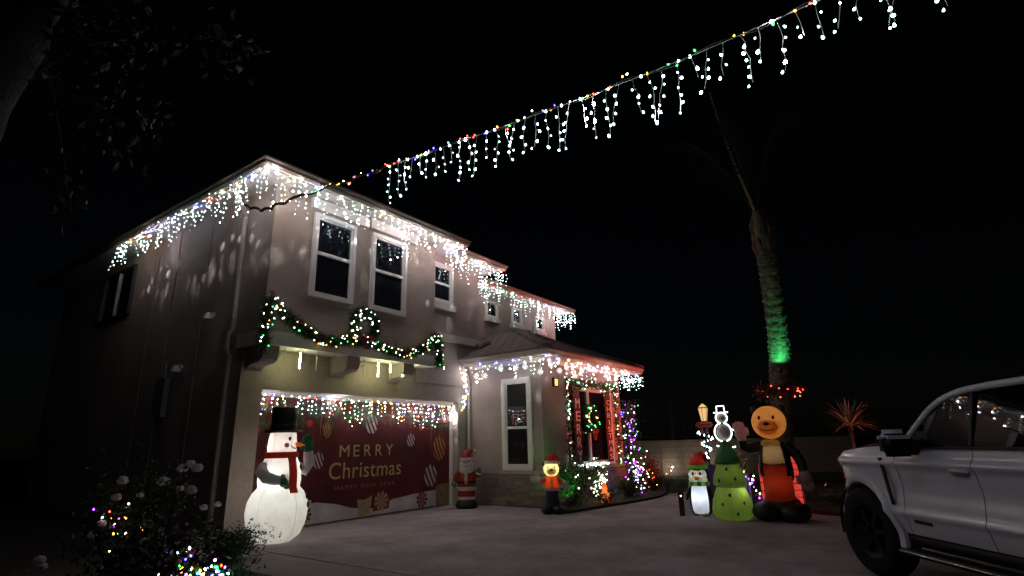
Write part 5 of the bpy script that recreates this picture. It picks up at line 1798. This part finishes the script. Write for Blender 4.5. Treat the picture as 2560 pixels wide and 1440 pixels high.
def iron(label, u0, u1, ztop):
    t = thing('iron_fence', label, 'fence', w0 + wd * u0 + Vector((0, 0, 1.26)), 0, 'iron fence panels on the block wall')
    for u in (u0, u1):
        MB().box(w0 + wd * u + Vector((0, 0, (1.26 + ztop) / 2)), (.06, .06, ztop - 1.26), Matrix.Rotation(ang, 3, 'Z')).build('post', IRON, t)
    for z in (1.36, ztop - .04):
        MB().box(w0 + wd * (u0 + u1) / 2 + Vector((0, 0, z)), (u1 - u0 - .06, .035, .04), Matrix.Rotation(ang, 3, 'Z')).build('rail', IRON, t)
    pm = None
    n = int((u1 - u0) / .115)
    for i in range(1, n):
        p = w0 + wd * (u0 + (u1 - u0) * i / n) + Vector((0, 0, 1.38))
        if pm is None:
            pm = mesh_from(MB().bb(-.009, .009, -.009, .009, 0, ztop - 1.44), 'picket', IRON)
        inst(pm, 'picket', t, p, (0, 0, ang))
iron('tall black iron fence panel on the block wall behind the lantern', 3.35, 5.5, 2.80)
iron('lower black iron fence panel right of the tall panel', 5.56, 8.6, 2.48)
iron('dim black iron fence panel left of the tall panel', .6, 3.29, 2.80)

# ================================================================== PICKUP TRUCK
TAZ = R(52.1)
th = Vector((math.sin(TAZ), math.cos(TAZ), 0))
tr_ = Vector((math.cos(TAZ), -math.sin(TAZ), 0))
# local frame: +x forward, +y left, z up ; origin under the left side plane at s = 3.6
S0, LAT = 3.60, 3.60
W = 1.86
tpos = th * S0 + tr_ * (LAT + W / 2)
truck = thing('pickup_truck', 'white crew cab pickup truck parked in the right foreground', 'truck', tpos, math.atan2(th.y, th.x))
PAINT = mat('white_paint', (.58, .59, .68), .26, .01, 1.0, coat=1.0, spec=.5)
TGLASS = mat('tinted_glass', (.003, .003, .004), .02, .1, 1, spec=.15)
TBLACK = mat('black_trim', (.008, .008, .009), .55, .2, 12, spec=.2)
TYRE = mat('tyre_rubber', (.008, .008, .009), .85, .3, 20, .4, 60, spec=.15)
RIM = mat('dark_rim', (.005, .005, .006), .5, .1, 6, spec=.12)
CHROME = mat('bright_trim', (.42, .42, .45), .25, .05, 6, metal=1.0)
hw = W / 2
def sx(s):
    return s - S0
WX, WR, AR = sx(5.60), .40, .475      # front wheel centre, tyre radius, arch radius
WX2 = sx(5.60) - 3.35
def yside(x, z):
    """half width of the body side: tucked sill, shoulder crease, tumble towards the belt"""
    y = hw
    if z < .62:
        y -= .05 * ((.62 - z) / .2) ** 1.5
    y -= .022 * math.exp(-((z - .84) / .11) ** 2)
    y += .03 * math.exp(-((z - 1.045) / .035) ** 2)
    y += .022 * math.exp(-((z - .63) / .03) ** 2)
    if z > 1.06:
        y -= .35 * (z - 1.06) ** 1.3
    if x > sx(5.45):
        y -= .16 * ((x - sx(5.45)) / .6) ** 2
    return y
def ztop(x):
    if x > sx(5.0):
        u = (x - sx(5.0)) / (sx(6.03) - sx(5.0))
        return 1.20 - .10 * u ** 1.6 - (.06 * max(0, u - .8) / .2)
    return 1.175
def zbot(x):
    return .46 if x < sx(5.2) else .42
def panel(name, x0, x1, zlo=None, zhi=None, arches=(), nxs=None, gap=.004, mats=PAINT, label=None):
    for sgn in (1, -1):
        n = nxs or max(6, int((x1 - x0) / .03))
        mz = 48
        V, Fs = [], []
        for i in range(n + 1):
            x = x0 + gap + (x1 - x0 - 2 * gap) * i / n
            zb_ = zlo if zlo is not None else zbot(x)
            zt_ = zhi if zhi is not None else ztop(x)
            for j in range(mz + 1):
                z = zb_ + (zt_ - zb_) * j / mz
                V.append((x, sgn * yside(x, z), z))
        keep = []
        for i in range(n):
            for j in range(mz):
                f = (i * (mz + 1) + j, (i + 1) * (mz + 1) + j, (i + 1) * (mz + 1) + j + 1, i * (mz + 1) + j + 1)
                cx = sum(V[k][0] for k in f) / 4
                cz = sum(V[k][2] for k in f) / 4
                if any((cx - ax) ** 2 + ((cz - WR) * 1.0) ** 2 < AR ** 2 for ax in arches):
                    continue
                Fs.append(f)
        mb = MB()
        mb.add(V, Fs)
        o = mb.build(name, mats, truck, True, False)
        yield sgn, o
list(panel('fender', sx(4.98), sx(6.03), arches=(WX,)))
fd = dict(panel('front_door', sx(4.16), sx(4.98)))
rd = dict(panel('rear_door', sx(3.30), sx(4.16)))
list(panel('bed_side', sx(.75), sx(3.30), arches=(WX2,)))
# arch flares
for ax in (WX, WX2):
    for sgn in (1, -1):
        V, Fs = [], []
        n = 26
        for i in range(n + 1):
            a = R(-8) + (math.pi + R(16)) * i / n
            for (r_, dy) in ((AR - .03, -.10), (AR - .03, .012), (AR - .01, .03), (AR + .05, .022), (AR + .065, -.006)):
                x, z = ax + r_ * math.cos(a), WR + r_ * math.sin(a)
                V.append((x, sgn * (yside(x, min(max(z, .45), 1.1)) + dy), z))
        for i in range(n):
            for j in range(4):
                Fs.append((i * 5 + j, (i + 1) * 5 + j, (i + 1) * 5 + j + 1, i * 5 + j + 1))
        MB().add(V, Fs).build('wheel_arch', PAINT, truck, True, False)
    # dark well
    for sgn in (1, -1):
        V, Fs = [], []
        n = 20
        for i in range(n + 1):
            a = R(-10) + (math.pi + R(20)) * i / n
            for yy in (hw - .06, hw - .5):
                V.append((ax + (AR - .02) * math.cos(a), sgn * yy, WR + (AR - .02) * math.sin(a)))
        for i in range(n):
            Fs.append((2 * i, 2 * i + 2, 2 * i + 3, 2 * i + 1))
        Fs.append(tuple(2 * i + 1 for i in range(n + 1)))
        MB().add(V, Fs).build('wheel_well', TBLACK, truck, False, False)
        wh = bpy.data.objects.new('wheel', None)
        COL.objects.link(wh)
        wh.parent = truck
        wh.location = (ax, sgn * (hw - .15), WR)
        ty = MB()
        prof = [(.24, -.11), (.33, -.125), (.375, -.115), (.395, -.085), (.40, -.04), (.40, .04), (.395, .085), (.375, .115), (.33, .125), (.24, .11)]
        ty.lathe(prof, n=40, caps=False)
        ty.v = [(x, z * sgn, y) for x, y, z in ty.v]
        ty.build('tyre', TYRE, wh, True, False)
        rm = MB()
        rm.lathe([(.0, .03), (.05, .035), (.06, .02), (.20, .05), (.235, .10), (.245, .105), (.245, -.1), (.0, -.1)], n=36)
        for k in range(6):
            a = 2 * math.pi * k / 6
            rm.box((.14 * math.cos(a), .14 * math.sin(a), .065), (.19, .05, .03), Matrix.Rotation(a, 3, 'Z'))
        rm.v = [(x, z * sgn, y) for x, y, z in rm.v]
        rm.build('rim', RIM, wh, True, False)
# hood, nose, bumper
hd = MB()
V, Fs = [], []
nx_, ny_ = 14, 16
for i in range(nx_ + 1):
    x = sx(4.86) + (sx(6.05) - sx(4.86)) * i / nx_
    for j in range(ny_ + 1):
        v = -1 + 2 * j / ny_
        yw = yside(min(x, sx(6.03)), 1.1) - .004
        z = ztop(max(x, sx(5.0))) + .008 + .05 * (1 - v * v) ** .6 - (.02 if abs(v) < .55 else 0)
        V.append((x, v * yw, z))
for i in range(nx_):
    for j in range(ny_):
        Fs.append((i * (ny_ + 1) + j, (i + 1) * (ny_ + 1) + j, (i + 1) * (ny_ + 1) + j + 1, i * (ny_ + 1) + j + 1))
hd.add(V, Fs)
hd.build('hood', PAINT, truck, True, False)
ns_ = MB()
ns_.prism([(-.72, .66), (.72, .66), (.74, 1.04), (.66, 1.08), (-.66, 1.08), (-.74, 1.04)], 'x', sx(5.95), sx(6.06))
ns_.build('grille', TBLACK, truck, False, False)
for k in range(4):
    MB().bb(sx(6.055), sx(6.085), -.6, .6, .72 + k * .085, .75 + k * .085).build('grille_bar', CHROME, truck, False, False)
for s in (-1, 1):
    MB().ell((sx(5.96), s * .70, .98), (.10, .12, .09)).build('headlight', TGLASS, truck, True, False)
bp_ = MB()
bp_.tube([(sx(5.86), -.84, .56), (sx(6.04), -.70, .56), (sx(6.10), 0, .56), (sx(6.04), .70, .56), (sx(5.86), .84, .56)], [.09, .12, .13, .12, .09], 10)
bp_.build('front_bumper', PAINT, truck, True, False)
# cab greenhouse
zb_ = 1.17
def gh(x, z):
    """half width of the glasshouse"""
    return yside(sx(4.2), 1.17) - .005 - .30 * (z - 1.17) - .25 * max(0, z - 1.52) ** 1.2
XA, XB_, XR0, XR1 = sx(4.98), sx(4.18), sx(3.30), sx(2.62)   # windscreen foot, roof front, , rear
rf = MB()
V, Fs = [], []
cols_ = [(sx(4.42), 1.60), (sx(4.2), 1.645), (sx(4.0), 1.67), (sx(3.8), 1.685), (sx(3.5), 1.69), (sx(3.1), 1.685), (sx(2.7), 1.67), (sx(2.58), 1.64)]
for (x, z) in cols_:
    for j in range(13):
        v = -1 + 2 * j / 12
        yw = gh(x, 1.64)
        V.append((x, v * yw, z - .05 * abs(v) ** 4))
for i in range(len(cols_) - 1):
    for j in range(12):
        Fs.append((i * 13 + j, (i + 1) * 13 + j, (i + 1) * 13 + j + 1, i * 13 + j + 1))
rf.add(V, Fs)
rfo = rf.build('roof', PAINT, truck, True, False)
sm = rfo.modifiers.new('thick', 'SOLIDIFY')
sm.thickness = .03
for s in (-1, 1):
    # A pillar and roof rail
    P = [(sx(4.90), s * (gh(0, 1.17) + .0), 1.175), (sx(4.73), s * gh(0, 1.36), 1.36), (sx(4.58), s * gh(0, 1.49), 1.495), (sx(4.42), s * gh(0, 1.58), 1.58), (sx(4.15), s * gh(0, 1.61), 1.625), (sx(3.5), s * gh(0, 1.64), 1.645), (sx(2.9), s * gh(0, 1.64), 1.64), (sx(2.62), s * gh(0, 1.60), 1.60), (sx(2.56), s * gh(0, 1.3), 1.35), (sx(2.55), s * gh(0, 1.17), 1.175)]
    MB().tube(catmull(P, 5), .032, 8).build('pillar', PAINT, truck, True, False)
    # side glass
    for nm, xs, dd in (('door_glass', [(sx(4.86), 1.19), (sx(4.70), 1.355), (sx(4.56), 1.475), (sx(4.41), 1.555), (sx(4.175), 1.60), (sx(4.175), 1.185)], fd),
                       ('door_glass', [(sx(4.155), 1.61), (sx(3.9), 1.625), (sx(3.4), 1.63), (sx(2.72), 1.60), (sx(2.66), 1.185), (sx(4.155), 1.185)], rd)):
        V = [(x, s * (gh(x, z) + .012), z) for x, z in xs]
        MB().add(V, [tuple(range(len(V)))]).build(nm, TGLASS, dd[s], False, False)
    MB().box((sx(4.165), s * (gh(0, 1.4) + .014), 1.395), (.028, .02, .42), Matrix.Rotation(s * .28, 3, 'X')).build('door_post', TBLACK, truck, False, False)
    MB().tube([(sx(4.83), s * (gh(0, 1.17) + .02), 1.182), (sx(2.62), s * (gh(0, 1.17) + .02), 1.178)], .010, 6).build('belt_trim', TBLACK, truck, True, False)
    # lower cab corner behind the rear door
    # handles
    for dd, xh in ((fd, sx(4.30)), (rd, sx(3.44))):
        yy = yside(xh, 1.0)
        MB().ell((xh, s * (yy - .004), 1.0), (.10, .012, .035), None, 14, 8).build('handle_recess', mat('recess_grey', (.25, .25, .27), .4), dd[s], True, False)
        MB().tube([(xh - .09, s * (yy + .006), 1.005), (xh - .05, s * (yy + .03), 1.01), (xh + .05, s * (yy + .03), 1.01), (xh + .09, s * (yy + .006), 1.005)], .013, 8).build('handle', PAINT, dd[s], True, False)
    # mirror
    mx_ = sx(4.72)
    my = s * (hw + .15)
    def rbox(c, sz, bv):
        bm = bmesh.new()
        bmesh.ops.create_cube(bm, size=1)
        for v in bm.verts:
            v.co = Vector((v.co.x * sz[0] * (.75 if v.co.z > 0 else 1), v.co.y * sz[1], v.co.z * sz[2])) + Vector(c)
        bmesh.ops.bevel(bm, geom=list(bm.edges), offset=bv, segments=3, affect='EDGES')
        mb = MB()
        bm.verts.index_update()
        mb.add([tuple(v.co) for v in bm.verts], [tuple(v.index for v in f.verts) for f in bm.faces])
        bm.free()
        return mb
    rbox((mx_, my, 1.205), (.15, .27, .19), .045).build('mirror_housing', TBLACK, fd[s], True, False)
    rbox((mx_ + .02, my, 1.27), (.135, .28, .13), .05).build('mirror_cap', PAINT, fd[s], True, False)
    MB().tube([(mx_, s * (hw - .08), 1.15), (mx_, s * (hw + .12), 1.17)], .04, 8).build('mirror_arm', TBLACK, fd[s], True, False)
    # fender vent and badge
    vt = MB()
    vx = sx(5.12)
    vt.add([(vx + .055, s * (yside(vx, 1.09) + .006), 1.09), (vx + .015, s * (yside(vx, 1.09) + .008), 1.09), (vx - .035, s * (yside(vx, .70) + .008), .69), (vx - .005, s * (yside(vx, .7) + .006), .69)], [(0, 1, 2, 3)])
    vo = vt.build('fender_vent', TBLACK, truck, False, False)
    sm = vo.modifiers.new('thick', 'SOLIDIFY')
    sm.thickness = .015
    MB().box((sx(4.80), s * (yside(0, .56) + .006), .575), (.19, .01, .028), Matrix.Rotation(R(-2), 3, 'Y')).build('door_badge', TBLACK, fd[s], False, False)
    # sill and running board
    MB().tube([(sx(5.12), s * (hw - .10), .41), (sx(.8), s * (hw - .10), .43)], .06, 8).build('sill', TBLACK, truck, True, False)
    rb = MB()
    rb.prism([(s * (hw - .06), .30), (s * (hw + .07), .30), (s * (hw + .085), .325), (s * (hw + .07), .345), (s * (hw - .06), .345)], 'x', sx(2.6), sx(5.04))
    rb.build('running_board', TBLACK, truck, False, False)
    MB().tube([(sx(5.03), s * (hw + .088), .33), (sx(2.62), s * (hw + .088), .33)], .006, 6).build('board_trim', CHROME, truck, True, False)
# windscreen, rear glass
ww = MB()
V, Fs = [], []
for i in range(7):
    u = i / 6
    x = sx(4.96) + (sx(4.42) - sx(4.96)) * u
    z = 1.19 + (1.60 - 1.19) * (u ** .85)
    for j in range(9):
        v = -1 + 2 * j / 8
        V.append((x + .05 * (1 - v * v), v * (gh(0, z) - .03), z))
for i in range(6):
    for j in range(8):
        Fs.append((i * 9 + j, (i + 1) * 9 + j, (i + 1) * 9 + j + 1, i * 9 + j + 1))
ww.add(V, Fs)
ww.build('windscreen', TGLASS, truck, True, False)
MB().add([(sx(2.55), -.7, 1.18), (sx(2.55), .7, 1.18), (sx(2.60), .62, 1.62), (sx(2.60), -.62, 1.62)], [(0, 1, 2, 3)]).build('rear_glass', TGLASS, truck, False, False)
MB().bb(sx(.78), sx(2.5), -.80, .80, .70, .74).build('bed_floor', TBLACK, truck, False, False)
MB().bb(sx(.76), sx(.80), -.86, .86, .50, 1.17).build('tailgate', PAINT, truck, False, False)
MB().bb(sx(2.50), sx(2.54), -.88, .88, .50, 1.18).build('cab_back', PAINT, truck, False, False)
MB().bb(sx(.9), sx(5.9), -.55, .55, .38, .60).build('chassis', TBLACK, truck, False, False)
MB().bb(sx(2.6), sx(4.9), -.78, .78, .60, 1.16).build('cabin_interior', TBLACK, truck, False, False)
MB().bb(sx(.66), sx(.78), -.86, .86, .46, .62).build('rear_bumper', CHROME, truck, False, False)

# ================================================================== LEFT FOREGROUND
# rose bush
rb = thing('rose_bush', 'dark rose bush with pale blooms in the left foreground', 'rose bush', (1.95, 4.75, 0))
pts = []
stem = MB()
for s in range(26):
    a = rng.uniform(0, 2 * math.pi)
    rr = rng.uniform(.1, .62)
    e = Vector((2.0 + rr * math.cos(a) * .9, 4.85 + rr * math.sin(a), rng.uniform(.35, 1.05)))
    b0 = Vector((2.0 + rr * .2 * math.cos(a), 4.85 + rr * .2 * math.sin(a), 0))
    m_ = b0.lerp(e, .5) + Vector((0, 0, .1))
    stem.tube([b0, m_, e], [.012, .008, .004], 5)
    for k in range(110):
        u = rng.uniform(.1, 1)
        p = b0.lerp(m_, 2 * u) if u < .5 else m_.lerp(e, 2 * u - 1)
        dd = rng.normal(size=3) * .11
        pts.append((p.x + dd[0], p.y + dd[1], max(.02, p.z + dd[2])))
stem.build('stem', BARK, rb)
MB().leaves(pts, .05, .6).build('foliage', mat('rose_leaf', (.018, .03, .013), .6, .4, 5), rb, kind='stuff')
def rose(c, r):
    mb = MB()
    c = np.array(c)
    V, Fs = [], []
    for ring, (n, el, L) in enumerate(((7, -.35, .95), (7, .15, 1.0), (6, .6, .9), (5, 1.0, .75), (3, 1.35, .6))):
        for i in range(n):
            a = 2 * math.pi * i / n + ring * .5 + rng.normal() * .1
            d_ = np.array((math.cos(a) * math.cos(el), math.sin(a) * math.cos(el), math.sin(el)))
            upd = np.array((-math.cos(a) * math.sin(el), -math.sin(a) * math.sin(el), math.cos(el)))
            sd = np.array((-math.sin(a), math.cos(a), 0)) * r * .52
            k = r * L * rng.uniform(.85, 1.12)
            o = len(V)
            V += [c + d_ * k * .75 - upd * r * .4, c + d_ * k * .85 - sd, c + d_ * k - sd * .6 + upd * r * .45, c + d_ * k * 1.08 + upd * r * .5, c + d_ * k + sd * .6 + upd * r * .45, c + d_ * k * .85 + sd]
            Fs.append((o, o + 1, o + 2, o + 3, o + 4, o + 5))
    mb.add(V, Fs)
    return mb.build('bloom', PETAL, rb)
def at(x, y, dep):
    q = Vector(((x - 1280) / 1363.6, -(y - 720) / 1363.6, -1)) * dep
    return Vector((0, 0, CAM_H)) + m3 @ q
for x, y, dpt, r_ in ((455, 1172, 4.6, .05), (477, 1162, 4.62, .045), (494, 1172, 4.6, .05), (409, 1205, 4.4, .05), (478, 1227, 4.4, .05), (450, 1222, 4.5, .035), (306, 1203, 4.3, .045), (290, 1245, 4.2, .04), (350, 1240, 4.3, .03), (230, 1342, 3.9, .035), (100, 1402, 3.8, .04), (105, 1418, 3.8, .035), (510, 1270, 4.6, .035), (255, 1310, 4.2, .035), (545, 1262, 4.9, .035)):
    p = at(x, y, dpt)
    rose(p, r_ * .85)
rs = thing('bush_light_string', 'string of coloured bulbs scattered through the rose bush', 'light string', (2.0, 4.6, .0))
for x, y, dpt, k in ((235, 1270, 4.2, PURPLE), (260, 1281, 4.2, PURPLE), (275, 1276, 4.2, RED), (257, 1290, 4.2, WARM), (281, 1292, 4.2, AMBER), (299, 1292, 4.2, PURPLE), (314, 1293, 4.2, AMBER), (318, 1294, 4.25, AMBER), (288, 1308, 4.2, AMBER), (283, 1313, 4.2, PURPLE), (320, 1257, 4.3, WARM), (283, 1331, 4.2, AMBER), (291, 1332, 4.2, GREEN), (316, 1330, 4.2, WARM), (353, 1318, 4.2, AMBER), (357, 1324, 4.2, AMBER), (346, 1345, 4.3, AMBER), (366, 1346, 4.3, WARM), (275, 1374, 4.1, WARM)):
    inst(strawberry(k, .0062), 'bulb', rs, at(x, y, dpt), (random.uniform(-1, 1), random.uniform(-1, 1), 0))
wl = MB()
wl.tube(catmull([at(235, 1272, 4.23), at(280, 1280, 4.23), at(318, 1296, 4.25), (at(285, 1312, 4.25)), at(320, 1332, 4.25), at(355, 1322, 4.25), at(365, 1348, 4.3)], 5), .003, 4)
wl.build('wire', WIREB, rs)
bs = thing('bed_light_string', 'heap of bright coloured bulbs on the ground at the bottom left', 'light string', (3.0, 5.6, .0))
for i in range(64):
    x, y = rng.uniform(380, 570), 1445 - abs(rng.normal()) * 26
    if i < 18:
        x, y = rng.uniform(395, 520), rng.uniform(1362, 1440)
    p = at(x, y, rng.uniform(4.35, 4.9))
    k = random.choice((GREEN, GREEN, BLUE, AMBER, WARM, RED, AMBER, BLUE, PURPLE))
    inst(strawberry(k, .0085, EAVE if i % 4 == 0 else BULB), 'bulb', bs, (p.x, p.y, max(.03, p.z)), (random.uniform(-1, 1), random.uniform(-1, 1), 0))
wl = MB()
wl.tube(catmull([at(390, 1440, 4.7), at(410, 1400, 4.7), at(450, 1380, 4.7), at(470, 1420, 4.6), at(520, 1430, 4.6), at(560, 1445, 4.5)], 6), .003, 4)
wl.build('wire', WIREB, bs)
shrub('shrub', 'dark leafy shrub at the garage corner beside the snowman', (3.85, 7.15, 0), .5, .6, .36, 3600, .042)
shrub('shrub', 'dark low plant over the coloured bulbs at the bottom left', (2.75, 5.35, 0), .4, .4, .30, 700, .06)
shrub('shrub', 'dark tall shrub against the side wall of the house', (3.6, 9.4, 0), .6, .7, 1.1, 1800, .07)
# tree at the left edge
lt = thing('street_tree', 'dark tree with leaning pale trunk at the left edge', 'tree', (.9, 5.9, 0))
MB().tube(catmull([(.72, 6.35, 0), (.68, 6.4, 1.2), (.64, 6.4, 2.2), (.60, 6.35, 3.2), (.68, 6.2, 4.3), (.85, 6.0, 5.2), (1.05, 5.7, 6.4)], 5), [.30] * 5 + [.26] * 5 + [.24] * 5 + [.23] * 5 + [.21] * 5 + [.15] * 5 + [.08], 14).build('trunk', BARK, lt, True)
br = MB()
lvs = []
for x, y, dpt in ((340, 40, 5.6), (300, 150, 5.3), (540, 140, 5.0), (620, 130, 5.2), (250, 280, 5.5), (340, 390, 5.4), (190, 60, 5.0), (370, 90, 5.8), (180, 540, 5.6), (90, 120, 5.2), (480, -60, 5.2), (390, 300, 5.6)):
    b0 = Vector((.75, 6.15, rng.uniform(4.2, 5.6)))
    e = at(x, y, dpt)
    m_ = b0.lerp(e, .5) + Vector((0, 0, .22))
    br.tube([b0, m_, e], [.022, .011, .004], 6)
    for k in range(46):
        u = 1.04 - abs(rng.normal()) * .16
        p = b0.lerp(m_, 2 * u) if u < .5 else m_.lerp(e, 2 * u - 1)
        dd = rng.normal(size=3) * .11
        lvs.append((p.x + dd[0], p.y + dd[1], p.z + dd[2]))
br.build('branch', BARK, lt, True)
MB().leaves(lvs, .10, .62, .7).build('crown', mat('dark_autumn_leaf', (.016, .007, .004), .7, .5, 3), lt, kind='stuff')
